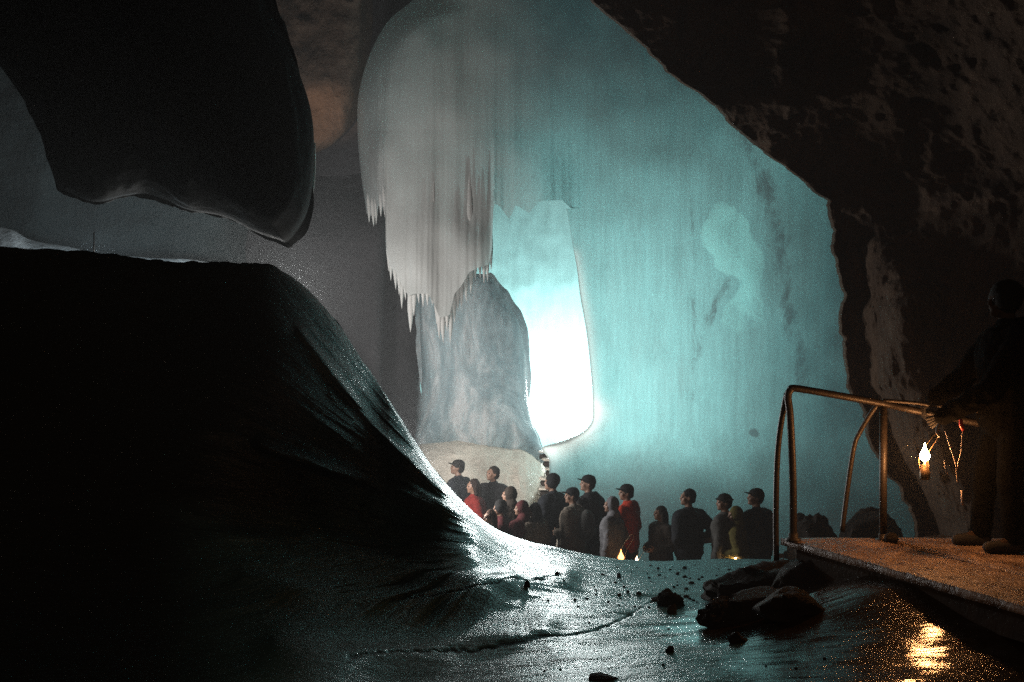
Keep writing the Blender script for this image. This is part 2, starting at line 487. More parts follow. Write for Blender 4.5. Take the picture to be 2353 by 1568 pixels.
def build_floor():
    us = np.concatenate([np.linspace(-1600, -150, 60), np.linspace(-140, 2460, 640), np.linspace(2480, 3600, 40)])
    nt_ = 430
    t = np.linspace(0, 1, nt_)[:, None]
    u = np.broadcast_to(us[None, :], (nt_, len(us)))
    yc = smooth_interp(us, CREST)[None, :]
    jit = (2.2 * vn(np.stack([us / 26, us * 0, us * 0], -1), 3) + 1.2 * vn(np.stack([us / 9, us * 0, us * 0], -1), 4))[None, :] * sstep(1250, 900, us)[None, :]
    yb = 2600.0
    tn = np.clip((t - .1) / .9, 0, 1); y = np.where(t < .1, yb + (1660 - yb) * t / .1, 1660 + (yc - 1660) * (1 - (1 - tn) ** 1.25))
    y = y + jit * np.exp(-(y - yc) / 9)
    s = np.clip((1750 - y) / (1750 - yc), -1.5, 1)
    w = sstep(1330, 820, u)
    ycw = np.maximum(yc, 1100); yq = np.where(y < 1500, 1290 + (y - ycw) * 210 / (1500 - ycw), y)
    Dfl = floor_D(np.clip(yq, 1288, None))
    Dc = 11 + 1.2 * w
    lipw = 30 * sstep(840, 980, u) * sstep(1480, 1300, u)
    dy = np.maximum(y - yc, 0); kc = np.maximum((yc - 784) * K, .001) + 0 * u
    lipw = np.minimum(lipw, kc / K * .075) * sstep(.015, .10, kc)
    fl_ = lambda q: Dc * kc / (kc + q * K)
    lip0 = fl_(np.minimum(dy, lipw)) - fl_(lipw); dlt = Dc - fl_(lipw)
    lip0 = np.clip(lip0, 0, 3); dlt = np.clip(dlt, 0, 3) * sstep(0.05, .5, w)
    lip0 = lip0 * sstep(0.05, .5, w)
    sp = np.clip(s, 0, 1)
    Dm_hi = 4.9 + (Dc - 4.9) * (.90 * (1 - (1 - sp) ** (1.8 - .8 * sstep(560, 900, u))) + .10 * (1 - np.sqrt(np.clip(1 - sp ** 2, 0, 1))))
    ybs = 1205. + 30 * np.log1p(np.exp((yc - 1135.) / 30))
    q1 = np.clip((1750 - y) / (1750 - ybs), 0, 1); q2 = np.clip((ybs - y) / (ybs - yc), 0, 1)
    Dsw = 4.9 + 4.9 * q1 ** 1.5 + (Dc - 9.8) * (.35 * q2 + .5 * q2 ** 2 + .15 * (1 - np.sqrt(np.clip(1 - q2 ** 2, 0, 1))))
    wl = sstep(330, 760, u); Dm_hi = Dm_hi * (1 - wl) + Dsw * wl
    Dm = np.where(s > 0, Dm_hi, floor_D(np.maximum(y, 1745)) * 4.9 / floor_D(1750.))
    Dm = Dm * (1 - .15 * sstep(1120, 380, u))
    D = Dfl * (1 - w) + Dm * w + lip0 - dlt * np.exp(-(dy / 200) ** 2)
    # furrows converging on the foot of the mound
    cx, cy = 1185., 1262.
    rr = np.hypot(u - cx, y - cy); ph = np.degrees(np.arctan2(cy - y, cx - u))      # 0 = left, 90 = up
    mound = sstep(1300, 1050, u) * sstep(0, 90, rr) * sstep(1500, 1360, y)
    ridge = 0
    for pts, wd, amp in (([(690, 760), (700, 775), (760, 850), (830, 940), (900, 1020), (1000, 1110), (1100, 1185), (1150, 1215)], 11, .24),
                         ([(760, 905), (850, 1000), (960, 1095), (1080, 1178)], 9, .07), ([(720, 960), (830, 1040), (950, 1118), (1060, 1178)], 10, .08),
                         ([(600, 1020), (650, 1042), (740, 1072), (850, 1106), (950, 1142), (1050, 1178), (1150, 1218)], 16, .26)):
        ridge = ridge + amp * np.exp(-(polyline_dist(u, y, pts) / wd) ** 2)
    yl = interp(u, [(500, 990), (650, 1050), (740, 1080), (850, 1114), (950, 1150), (1050, 1186), (1150, 1226)])
    q = y - yl; ridge = ridge - .16 * sstep(-8, 26, q) * sstep(260, 60, q) * sstep(1190, 1080, u)
    env = sstep(70, 260, rr) * sstep(900, 350, rr)
    D = D - ridge * env * mound * .95
    fl = np.stack([ph * .35, rr * .0035, rr * 0], -1)
    D = D - fbm(fl, (1, 1, 1), 4, 21) * .15 * mound * env
    V = Pn(u, y, D)
    # gentle swells on the flat
    flat = (1 - w) * sstep(11.5, 9.5, D)
    V[..., 2] += fbm(V, (.8, .9, 0), 4, 5) * .05 * (1 - w)
    V[..., 2] += fbm(V, (1.6, 5.5, 0), 3, 9) * .012 * (1 - w * .5)
    # swell lines sweeping in from the left
    for pts, wd, amp in (([(560, 1330), (700, 1372), (900, 1392), (1060, 1376), (1210, 1345), (1300, 1338)], 26, .05),
                         ([(640, 1500), (780, 1520), (960, 1508), (1100, 1478), (1250, 1450)], 34, .045),
                         ([(700, 1240), (860, 1290), (1000, 1330), (1180, 1345)], 20, .04)):
        dd = polyline_dist(u, y, pts); V[..., 2] += amp * np.exp(-(dd / wd) ** 2)
    # rise on the right toward the walkway and the rubble
    crack = np.zeros(u.shape)
    for pts, wd in (([(800, 1523), (900, 1514), (1000, 1510), (1100, 1502), (1200, 1480), (1260, 1466), (1330, 1455), (1400, 1438), (1480, 1395), (1520, 1370)], 2.0),
                    ([(900, 1392), (1000, 1378), (1100, 1360), (1206, 1347), (1290, 1335)], 1.4)):
        wob = 3.0 * vn(np.stack([u / 14, y / 14, u * 0], -1), 31) + 1.2 * vn(np.stack([u / 4, y / 4, u * 0], -1), 32)
        dd = polyline_dist(u, y + wob, pts) / (wd * (1.15 + .9 * vn(np.stack([u / 40, y / 40, u * 0], -1), 33)).clip(.2, 2))
        c = np.exp(-dd ** 2); crack = np.maximum(crack, c)
        V[..., 2] -= .013 * c
    V[..., 2] += .42 * np.exp(-(((V[..., 0] - 2.65) / .95) ** 2 + ((V[..., 1] - 6.5) / .95) ** 2))
    dirt = .75 * np.exp(-(((u - 2120) / 200) ** 2 + ((y - 1520) / 150) ** 2)) + .62 * np.exp(-(((u - 1950) / 420) ** 2 + ((y - 1500) / 170) ** 2)) + .5 * sstep(1800, 2300, u) * sstep(1330, 1480, y)
    dirt = dirt + .35 * np.exp(-(((u - 1640) / 120) ** 2 + ((y - 1440) / 35) ** 2))
    dirt = np.maximum(dirt, .8 * np.exp(-(((u - 1790) / 190) ** 2 + ((y - 1450) / 62) ** 2) ** 1.5))
    # back side: falls away into the lower chamber
    nb = 40
    tb = np.linspace(0, 1, nb + 1)[1:, None, None]
    last = V[-1][None]
    drop = 2.4 + 1.6 * w[-1][None, :, None]
    B = np.repeat(last, nb, 0).copy()
    dirv = last / np.linalg.norm(last[..., :2], axis=-1, keepdims=True)
    B[..., 0:2] += dirv[..., 0:2] * drop * tb
    zt = last[..., 2:3]
    B[..., 2:3] = zt + (-.12 - zt) * (tb ** 1.5 * (1 - .25) + .25 * tb)
    V2 = np.concatenate([V, B], 0)
    z = lambda a, f=0: np.concatenate([a, np.full((nb, a.shape[1]), f)], 0)
    at = {'flow': z(ph * .55), 'flowr': z(rr * .006), 'mound': z(mound * env), 'crack': z(crack), 'dirt': z(dirt), 'sweep': z(sstep(1330, 950, u)), 'dark': z(np.maximum(np.maximum(sstep(620, 300, u), sstep(980, 600, u) * sstep(1290, 1120, y)), .75 * sstep(1150, 900, u) * sstep(1190, 1080, y)) * sstep(.02, .3, w), 1)}  # 'dark' marks where shade is painted onto the mound
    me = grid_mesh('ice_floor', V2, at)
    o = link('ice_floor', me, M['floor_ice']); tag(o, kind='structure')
    return V, u, y


FV, FU, FY = build_floor()


def floor_at(x, y):
    i = np.argmin((FU - x) ** 2 + (FY - y) ** 2)
    return Vector(FV.reshape(-1, 3)[i])


# ---- lower chamber ground, one sheet under everything
gx, gy = np.meshgrid(np.linspace(-45, 45, 260), np.linspace(-12, 60, 220))
G = np.stack([gx, gy, gx * 0], -1); G[..., 2] = fbm(G, (.5, .5, 0), 4, 12) * .12 - .1
G[..., 2] += sstep(18, 25, gy) * 1.25
tag(link('ground', grid_mesh('ground', G), M['chamber']), kind='structure')


# ---- generic closed lump with a given outline
def lump(name, outline, centre, D0, thick, back=None, nr=26, na=200, amp=.1, nsc=1.2, seed=1, mat=None, flat=1.0, vs=(1, 1, 1), edge=0, smooth_=True):
    if smooth_:
        bz = bezier([(a_, b_, 0) for a_, b_ in [outline[-1]] + outline + outline[:2]], 6); outline = [(p.x, p.y) for p in bz[6:-12]]
    o = np.array(outline + [outline[0]], float); c = np.array(centre, float)
    L = np.concatenate([[0], np.cumsum(np.hypot(*np.diff(o, axis=0).T))])
    s = np.linspace(0, L[-1], na, endpoint=False)
    ox = np.interp(s, L, o[:, 0]); oy = np.interp(s, L, o[:, 1])
    r = np.sin(np.linspace(0.0, math.pi / 2, nr))[:, None]
    X = c[0] + (ox - c[0]) * r; Y = c[1] + (oy - c[1]) * r
    D = D0 + thick * (1 - np.sqrt(np.clip(1 - r ** 2, 0, 1))) + X * 0
    F = Pn(X, Y, D)
    rb = np.sin(np.linspace(math.pi / 2, 0, nr))[1:, None]
    back = thick if back is None else back
    Xb = c[0] + (ox - c[0]) * rb * 1.0; Yb = c[1] + (oy - c[1]) * rb
    ref = F[-1]
    cen = np.array(P(c[0], c[1], D0 + thick))
    Bk = cen + (ref - cen)[None] * rb[..., None]
    Bk[..., 1] += back * np.sqrt(np.clip(1 - rb ** 2, 0, 1))
    V = np.concatenate([F, Bk], 0)
    n = fbm(V, tuple(nsc * k for k in vs), 5, seed, gain=.55) * amp
    n2 = fbm(V, tuple(nsc * k for k in vs), 4, seed + 9, ridge=True) * amp * .7
    d = (V - cen); d /= np.linalg.norm(d, axis=-1, keepdims=True) + 1e-6
    k = np.concatenate([1 - (1 - edge) * (r ** 6), rb * 0 + 1], 0)
    V = V + d * ((n + n2) * k)[..., None]
    me = grid_mesh(name, V, wrap=True)
    return link(name, me, mat)


# ---- the dark ice bulge hanging at the upper left
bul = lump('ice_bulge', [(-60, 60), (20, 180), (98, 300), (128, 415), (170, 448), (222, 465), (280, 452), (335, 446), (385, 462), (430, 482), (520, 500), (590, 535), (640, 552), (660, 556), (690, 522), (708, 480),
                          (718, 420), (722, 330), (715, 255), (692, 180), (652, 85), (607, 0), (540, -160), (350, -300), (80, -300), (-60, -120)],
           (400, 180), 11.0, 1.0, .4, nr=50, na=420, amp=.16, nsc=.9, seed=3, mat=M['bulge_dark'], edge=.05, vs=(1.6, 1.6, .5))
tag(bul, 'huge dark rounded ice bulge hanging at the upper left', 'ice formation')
# frozen frill on its right rim
fr = MB()
for k in range(13):
    x0 = 722 - k * 5.2; y0 = 330 + k * 13; y1 = min(556, 470 + k * 8 - (k % 3) * 9)
    if k > 8: y1 = 556 - abs(k - 11) * 10
    pts = [P(x0 - 6, y0, 12.4), P(x0 - 3 - k * .4, (y0 + y1) / 2, 12.38), P(x0 - 8 - k * .6, y1, 12.36)]
    fr.tube(bezier(pts, 5), [.05 - .0035 * i for i in range(11)], 7)
fr.add([P(641, 548, 12.4), P(668, 528, 12.4), P(676, 536, 12.45), P(664, 559, 12.4), P(650, 556, 12.36)], [(0, 1, 2, 3, 4)])
fr.build('icicle_frill', M['curtain'], bul)


# ---- cave walls -----------------------------------------------------------
def wall(name, ys, xl, xr, Df, mat, nx=160, ny=200, roll=60, rollD=1.6, amp=.2, nsc=.8, seed=5, tp=1.0, attrs=None, vs=(1, 1, 1), jag=0, ridge=.5, rough=0):
    y = np.linspace(*ys, ny)[:, None]; t = np.linspace(0, 1, nx)[None, :] ** tp
    L = xl(y); R_ = xr(y)
    if jag: L = L + jag * fbm(np.stack([y / 26, y * 0, y * 0], -1), (1, 1, 1), 4, seed + 50)
    x = L + (R_ - L) * t; yy = np.broadcast_to(y, x.shape)
    e = (x - L)
    D = Df(x, yy)
    if roll: D = D + rollD * (1 - np.sqrt(np.clip(1 - (1 - np.clip(e / roll, 0, 1)) ** 2, 0, 1)))
    V = Pn(x, yy, D)
    k = sstep(0, roll * .8, e) if roll else 1.0
    d = (fbm(V, tuple(nsc * q for q in vs), 5, seed) * (1 - ridge) + fbm(V, tuple(nsc * q for q in vs), 5, seed + 7, ridge=True, gain=.58) * ridge) * amp
    d = d * (.12 + .88 * k)
    if rough: d = d + fbm(V, (5, 5, 5), 3, seed + 3, ridge=True) * rough * k
    V = EYE + (V - EYE) * (1 - d / D)[..., None]
    # return edge so that the sheet has thickness from the side
    if roll:
        ret = EYE + (V[:, :1] - EYE) * 1.13 + np.array([.6, 0, .3]); V = np.concatenate([ret, V], 1)
        if attrs:
            attrs_v = {kk: np.concatenate([f(x, yy)[:, :1], f(x, yy)], 1) for kk, f in attrs.items()}
        else: attrs_v = None
    else: attrs_v = {kk: f(x, yy) for kk, f in (attrs or {}).items()}
    me = grid_mesh(name, V, attrs_v)
    return link(name, me, mat)


# far back rock shell, closes the cave
sh = wall('cave_wall', (-2600, 1700), lambda y: y * 0 - 3200, lambda y: y * 0 + 4200, lambda x, y: 31 - 3.5 * np.abs((x - 1176) / 2200) ** 2, M['rock'], nx=200, ny=130, roll=0, amp=1.4, nsc=.35, seed=40)
tag(sh, kind='structure')
# ceiling over everything
cxg, cyg = np.meshgrid(np.linspace(-30, 30, 160), np.linspace(-6, 34, 120))
Cg = np.stack([cxg, cyg, cxg * 0], -1); Cg[..., 2] = 15.5 - (cxg / 14) ** 2 * 1.5 + fbm(Cg, (.35, .35, 0), 5, 44, ridge=True) * 1.1
tag(link('cave_ceiling', grid_mesh('cave_ceiling', Cg), M['rock']), kind='structure')

# brown and grey rock wall between the bulge and the dome; its right edge closes the flare chamber
def mirror(name, ys, xedge, xfar, Df, mat, **k):
    return wall(name, ys, xedge, lambda y: y * 0 + xfar, Df, mat, **k)
rw = mirror('rock_wall', (-700, 1300), lambda y: 968 + 3 * np.sin(y / 130) - 130 * sstep(250, -100, y) * 0, -2400,
            lambda x, y: 20.2 + 1.1 * sstep(900, 300, x) - .9 * sstep(420, 250, y + (x - 800) * .9) + 1.5 * sstep(200, -400, x), M['rock'], nx=300, ny=220, roll=-40, rollD=.0, amp=.35, nsc=.55, seed=60, tp=1.5, jag=4) if False else None


def wall_left(name, ys, xe, xfar, Df, mat, nx=260, ny=220, roll=40., rollD=.7, amp=.3, nsc=.6, seed=60, jag=4, ridge=.5):
    y = np.linspace(*ys, ny)[:, None]; t = np.linspace(0, 1, nx)[None, :] ** 1.5
    E = xe(y) + jag * fbm(np.stack([y / 40, y * 0, y * 0], -1), (1, 1, 1), 3, seed)
    x = E + (xfar - E) * t; yy = np.broadcast_to(y, x.shape); e = E - x
    D = Df(x, yy) + rollD * (1 - np.sqrt(np.clip(1 - (1 - np.clip(e / roll, 0, 1)) ** 2, 0, 1)))
    V = Pn(x, yy, D); k = sstep(0, roll, e)
    V = EYE + (V - EYE) * (1 - (fbm(V, (nsc,) * 3, 5, seed) * (1 - ridge) + fbm(V, (nsc,) * 3, 5, seed + 7, ridge=True) * ridge) * amp * (.1 + .9 * k) / D)[..., None]
    ret = EYE + (V[:, :1] - EYE) * 1.11 + np.array([-.08, 0, 0]); V = np.concatenate([ret, V], 1)
    return link(name, grid_mesh(name, V[:, ::-1]), mat)


rw = wall_left('grey_rock_wall', (-200, 1420), lambda y: 966 - 20 * sstep(640, 1100, y) * 0 + 0 * y, -2400,
               lambda x, y: 20.0 + .0008 * (966 - x) + .9 * sstep(420, 300, y) * 0, M['rock_grey'], amp=.22, nsc=.5, roll=60, rollD=.5, ridge=.3)
tag(rw, 'smooth grey rock wall behind the icicles, left of the bright opening', 'rock wall')
rw1 = wall_left('grey_rock_fold', (330, 1420), lambda y: 884 + 6 * np.sin(y / 200), -600,
                lambda x, y: 18.9 + .0009 * (884 - x) + 1.4 * sstep(560, 330, y), M['rock_grey'], nx=160, amp=.14, nsc=.45, roll=30, rollD=.4, seed=66, jag=2, ridge=.3)
tag(rw1, 'nearer grey fold of rock above the right flank of the dark ice mound', 'rock wall')
# brown vault rock: comes down in front, its lower edge a diagonal
def vault():
    x = np.linspace(300, 1150, 220)[None, :]; t = np.linspace(0, 1, 150)[:, None]
    yb = smooth_interp(x, [(300, 460), (600, 430), (725, 352), (765, 330), (800, 296), (850, 240), (950, 120), (1150, -60)]) + 5 * fbm(np.stack([x / 30, x * 0, x * 0], -1), (1, 1, 1), 3, 71)
    yy = -700 + (yb + 700) * t; xx = np.broadcast_to(x, yy.shape)
    D = 18.9 + .9 * (1 - np.sqrt(np.clip(1 - t ** 8, 0, 1))) + .0015 * (800 - xx) + 1.2 * ((xx - 760) / 400) ** 2 + 1.6 * sstep(780, 900, xx)
    V = Pn(xx, yy, D)
    V = EYE + (V - EYE) * (1 - (fbm(V, (.8, .8, .8), 5, 72, ridge=True) * .3 + fbm(V, (2.5, 2.5, 2.5), 4, 78) * .12) * (1 - t ** 6) / D)[..., None]
    ret = EYE + (V[-1:] - EYE) * 1.06 + np.array([0, 0, .1]); V = np.concatenate([V, ret], 0)
    return link('rock_vault', grid_mesh('rock_vault', V), M['rock'])
tag(vault(), 'brown rock vault between the dark bulge and the pale ice dome', 'rock vault')

# the rock overhang on the right
REDGE = [(-900, 900), (-300, 1180), (0, 1352), (30, 1380), (70, 1440), (100, 1475), (130, 1500), (150, 1525), (165, 1530), (190, 1560), (215, 1602), (250, 1650), (310, 1703), (345, 1750), (380, 1800), (430, 1858), (460, 1893),
         (500, 1898), (530, 1914), (580, 1915), (620, 1922), (655, 1931), (680, 1938), (700, 1932), (722, 1926), (750, 1930), (790, 1936), (830, 1944), (885, 1946), (912, 1962), (950, 1983), (1000, 1992), (1060, 2020), (1120, 2060), (1200, 2100), (1500, 2150)]
rk = wall('rock_overhang', (-900, 1500), lambda y: interp(y, REDGE), lambda y: y * 0 + 4300,
          lambda x, y: 12.2 - 3.2 * sstep(0, 1, (x - 1900) / 1100) - 1.6 * sstep(500, -400, y) - 2.4 * sstep(2500, 4200, x) - .9 * np.exp(-((x - interp(y, REDGE) - 150) / 90) ** 2) * sstep(500, 750, y) + .5 * np.exp(-((x - interp(y, REDGE) - 45) / 35) ** 2) * sstep(450, 650, y),
          M['rock_brown_dark'], nx=460, ny=620, roll=9, rollD=.5, amp=.5, nsc=.8, seed=80, tp=1.5, jag=12, rough=.06, ridge=.4)
tag(rk, 'rugged brown rock overhang filling the right of the cave behind the walkway', 'rock overhang')

# ---- the great ice dome and the turquoise wall -----------------------------
DL = [(-600, 1400), (-300, 1080), (-120, 985), (0, 948), (40, 900), (100, 861), (180, 832), (260, 821), (330, 823), (400, 830), (480, 842)]
WL = [(480.2, 1300), (520, 1308), (560, 1315), (620, 1326), (680, 1333), (760, 1347), (850, 1357), (900, 1361), (945, 1362), (975, 1357), (995, 1335), (1012, 1296), (1030, 1245), (1040, 1250), (1060, 1262), (1100, 1262), (1420, 1240)]


def dome_D(x, y, L):
    e = x - L
    D = 17.4 - 1.0 * sstep(1200, 1900, x) + 1.4 * sstep(150, -600, y)
    D = D - 1.6 * sstep(985, 1420, y)
    D = D - .25 * np.exp(-((x - 1260) / 70) ** 2) * sstep(300, 480, y)
    rw_ = np.where(y < 480.2, 170., 34.); rd = np.where(y < 480.2, 1.3, .04 + .10 * sstep(480, 680, y))
    return D + rd * (1 - np.sqrt(np.clip(1 - (1 - np.clip(e / rw_, 0, 1)) ** 2, 0, 1)))


JAG = [(838, 500), (845, 508), (866, 512), (869, 488), (886, 492), (889, 580), (900, 630), (912, 640), (925, 668), (940, 695), (955, 690), (985, 690), (1000, 715), (1012, 745), (1035, 740), (1046, 690), (1062, 672), (1080, 642), (1100, 632), (1124, 625), (1131, 590), (1134, 482),
       (1150, 490), (1170, 520), (1185, 486), (1215, 505), (1240, 478), (1290, 474), (1312, 494)]


def build_dome():
    ys = np.concatenate([np.linspace(-600, 0, 40), np.linspace(4, 480, 160), np.linspace(480.21, 1420, 330)])[:, None]
    L = np.where(ys < 480.2, smooth_interp(ys, DL), smooth_interp(ys, WL))
    x = np.concatenate([L + (1400 - L) * np.linspace(0, 1, 200)[None, :-1], np.broadcast_to(np.linspace(1400, 2250, 300)[None, :], (len(ys), 300))], 1); y = np.broadcast_to(ys, x.shape)
    jg = interp(x, JAG) - 14
    ct = np.clip((y - 300) / 180, 0, 1) * (y < 480.2) * (x < 1340)
    y2 = np.where((y < 480.2) & (y > 300), 300 + (y - 300) * (jg - 300) / 180, y)
    D = dome_D(x, y, L) - .24 * ct * sstep(1340, 1230, x)
    V = Pn(x, y2, D)
    e = sstep(0, 60, x - L); e = np.where(ys > 480.2, 1 - (1 - e) * sstep(480, 640, y), e)
    y = y2 * (y < 480.2) + y * (y >= 480.2)
    flute = fbm(V * np.array([1, 0, .12]), (5, 1, 1), 4, 90) * .02 + fbm(V, (.45, .45, .35), 3, 95) * .55
    V[..., 1] -= flute * e * sstep(-300, 350, y) * .8 + fbm(V * np.array([1, 0, .06]), (15, 1, 1), 3, 93) * .024 * ct * e
    nb = fbm(np.stack([x / 60, y / 60, x * 0], -1), (1, 1, 1), 4, 97)
    vein = polyline_dist(x, y, [(1690, 240), (1730, 360), (1765, 460), (1790, 560), (1800, 640), (1815, 730), (1845, 830), (1850, 900)])
    vn_ = .44 * np.exp(-(vein / (38 + 16 * nb)) ** 2)
    v2 = polyline_dist(x, y, [(1675, 640), (1640, 700), (1615, 760), (1605, 830)])
    vn_ = np.maximum(vn_, .38 * np.exp(-(v2 / (24 + 14 * nb)) ** 2))
    v3 = polyline_dist(x, y, [(1585, 250), (1596, 600), (1590, 1000)])
    vn_ = np.maximum(vn_, .36 * np.exp(-(v3 / 14) ** 2))
    v4 = polyline_dist(x, y, [(1735, 995), (1742, 1000)]); vn_ = np.maximum(vn_, .6 * np.exp(-(v4 / 14) ** 2))
    vn_ = np.maximum(vn_, .0 * np.exp(-(polyline_dist(x, y, [(1310, 470), (1322, 560), (1350, 760), (1364, 930)]) / 9) ** 2))
    def inpoly(pts):
        ins = np.zeros(x.shape, bool); n = len(pts)
        for i in range(n):
            (xa, ya), (xb, yb) = pts[i], pts[(i + 1) % n]
            c = ((ya > y) != (yb > y)); ins ^= c & (x < (xb - xa) * (y - ya) / (yb - ya + 1e-9) + xa)
        return ins
    def soft(pts, w):
        d = polyline_dist(x, y, pts + [pts[0]]) * np.where(inpoly(pts), 1, -1) + 26 * nb
        return sstep(-w, w, d)
    cl = soft([(1618, 490), (1640, 462), (1690, 475), (1730, 500), (1752, 560), (1756, 640), (1768, 700), (1780, 900), (1700, 980), (1630, 900), (1660, 740), (1700, 650), (1640, 620), (1612, 560)], 13) * .62
    keep = np.ones((V.shape[0] - 1, V.shape[1] - 1), bool)
    j = int(np.argmax(ys[:, 0] > 480.2)); keep[j - 1, :199] = False
    thick = (1 - sstep(1020, 1330, x + 40 * nb)) * np.where(ys < 480.2, 1, sstep(640, 480, y))  # missing backlight at the left, painted as greyer ice
    thin = np.maximum(1.0 * sstep(640, 20, y), .92 * sstep(1520, 1960, x - .12 * (900 - y))); thin = np.maximum(thin, .72 * sstep(985, 1170, y))  # mask of the painted glow falloff: top, right side and foot
    o = link('ice_dome', grid_mesh('ice_dome', V, {'vein': vn_, 'clear': cl * .86 * sstep(980, 600, y), 'thick': thick, 'glow_fade': thin + .10 * nb, 'snow_bloom': np.exp(-(polyline_dist(x, y, [(1240, 1040), (1300, 1016), (1345, 992), (1368, 950)]) / 30) ** 2) + .55 * np.exp(-(polyline_dist(x, y, [(1318, 590), (1345, 740), (1364, 930)]) / 16) ** 2)}, keep=keep), M['dome'])  # last mask: snow lip, then painted bloom up the opening's edge
    return o


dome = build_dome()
tag(dome, 'towering turquoise ice wall and dome glowing from the light behind it', 'ice wall')


cur = empty('icicle_curtain', P(1000, 500, 17.2), 'pale grey curtain of fused icicles hanging from the front of the ice dome', 'icicle curtain')
# the icicles themselves, parts of the curtain
SP = [(849, 512, 9), (858, 521, 8), (864, 516, 6), (876, 498, 9), (884, 500, 7), (893, 612, 8), (899, 641, 8), (909, 640, 8), (917, 675, 8), (924, 684, 7), (931, 690, 7), (943, 764, 9), (952, 700, 8), (962, 694, 8), (972, 702, 9), (983, 700, 9), (993, 690, 8),
      (1003, 742, 8), (1010, 780, 8), (1018, 789, 9), (1027, 762, 8), (1036, 788, 7), (1044, 742, 8), (1052, 690, 8), (1061, 682, 8), (1071, 668, 8), (1082, 650, 8), (1093, 640, 8), (1103, 636, 7), (1112, 640, 7), (1121, 636, 6), (1128, 610, 6),
      (1141, 498, 8), (1152, 500, 8), (1163, 530, 9), (1172, 553, 8), (1183, 500, 9), (1196, 496, 9), (1208, 516, 10), (1222, 524, 10), (1234, 508, 9), (1250, 488, 9), (1268, 482, 9), (1285, 486, 9), (1300, 500, 8)]
for i, (x, yt, w) in enumerate(SP * 2):
    back = i >= len(SP)
    if back: x += random.uniform(-7, 7); yt -= random.uniform(18, 110); w *= random.uniform(.8, 1.5)
    if x > 1130: continue
    if not back and 890 < x and yt < 770: yt += random.choice([0, 4, 12, 26])
    y0 = yt - random.uniform(90, 240)
    n = 18; pts = []; rad = []; jg = float(interp(x, JAG)) - 14; Li = float(smooth_interp(np.array(480.), DL))
    for j in range(n + 1):
        t = j / n; y = y0 + (yt - y0) * t
        cv = min(1, max(0, (y - 300) / (jg - 300)))
        D = float(dome_D(np.array(float(x)), np.array(300 + 180 * cv), Li)) - .24 * cv + (.05 if back else .0) - .07 * t
        pts.append(P(x + .8 * math.sin(i * 2.1 + t * 5), y, D))
        tip = min(1, ((yt - y) / (30 + w * 2.5))) ** .8
        rad.append(w * K * 17 * .82 * max(tip, .03) * (.25 + .85 * min(1, t * 1.6)))
    mb = MB(); mb.tube(pts, rad, 9)
    o = mb.build('icicle', M['curtain'] if x < 1130 else M['curtain_thin'], cur); o.matrix_parent_inverse = Matrix.Translation(-cur.location)

# ---- chamber behind the dome
bk = wall('back_ice_wall', (-150, 1250), lambda y: y * 0 + 800, lambda y: y * 0 + 2300, lambda x, y: 24.6 - .5 * np.abs((x - 1300) / 400) ** 2, M['backice'], nx=170, ny=170, roll=0, amp=.35, nsc=.5, seed=110, vs=(1, 1, .4))
tag(bk, 'brilliantly lit ice wall at the back of the opening', 'ice wall')
bo = lump('ice_pillar', [(962, 1040), (966, 940), (970, 860), (966, 760), (966, 680), (990, 610), (1030, 600), (1070, 625), (1110, 638), (1130, 640), (1152, 672), (1172, 706), (1192, 742), (1204, 790), (1211, 850), (1214, 920), (1222, 970), (1240, 1015), (1240, 1060), (1100, 1080)],
          (1085, 870), 19.3, .9, .5, nr=60, na=320, amp=.16, nsc=.8, seed=121, mat=M['boulder'], edge=.05, vs=(1.3, 1.3, .6))
tag(bo, 'mottled blue grey ice pillar left of the dazzling light', 'ice pillar')

# snow bank behind the visitors
SC = [(700, 1060), (900, 1040), (970, 1018), (1010, 1010), (1050, 1006), (1090, 1008), (1130, 1016), (1180, 1024), (1215, 1036), (1240, 1052), (1252, 1075), (1256, 1100), (1256, 1130)]
sx = np.linspace(700, 1256, 260)[None, :]; st = np.linspace(0, 1, 130)[:, None]
ycr = smooth_interp(sx, SC) + 2.4 * fbm(np.stack([sx / 14, sx * 0, sx * 0], -1), (1, 1, 1), 3, 131)
sy = 1440 + (ycr - 1440) * st; sxx = np.broadcast_to(sx, sy.shape)
sD = 17.1 + 1.6 * st + 1.3 * (1 - np.sqrt(np.clip(1 - st ** 3, 0, 1))) + .8 * sstep(1190, 1256, sxx) ** 2
sV = Pn(sxx, sy, sD); sV[..., 1] -= fbm(sV, (1.5, 1.5, 1.5), 4, 133) * .14; sV[..., 2] += fbm(sV, (4, 4, 4), 4, 137, ridge=True) * .06 * sstep(0, .3, 1 - st) 
sB = sV[-1][None] + np.linspace(0, 1, 14)[1:, None, None] * np.array([0, 2.4, -.55])
tag(link('snow_bank', grid_mesh('snow_bank', np.concatenate([sV, sB], 0)), M['snow']), 'creamy bank of snow behind the visitors under the icicles', 'snow bank')
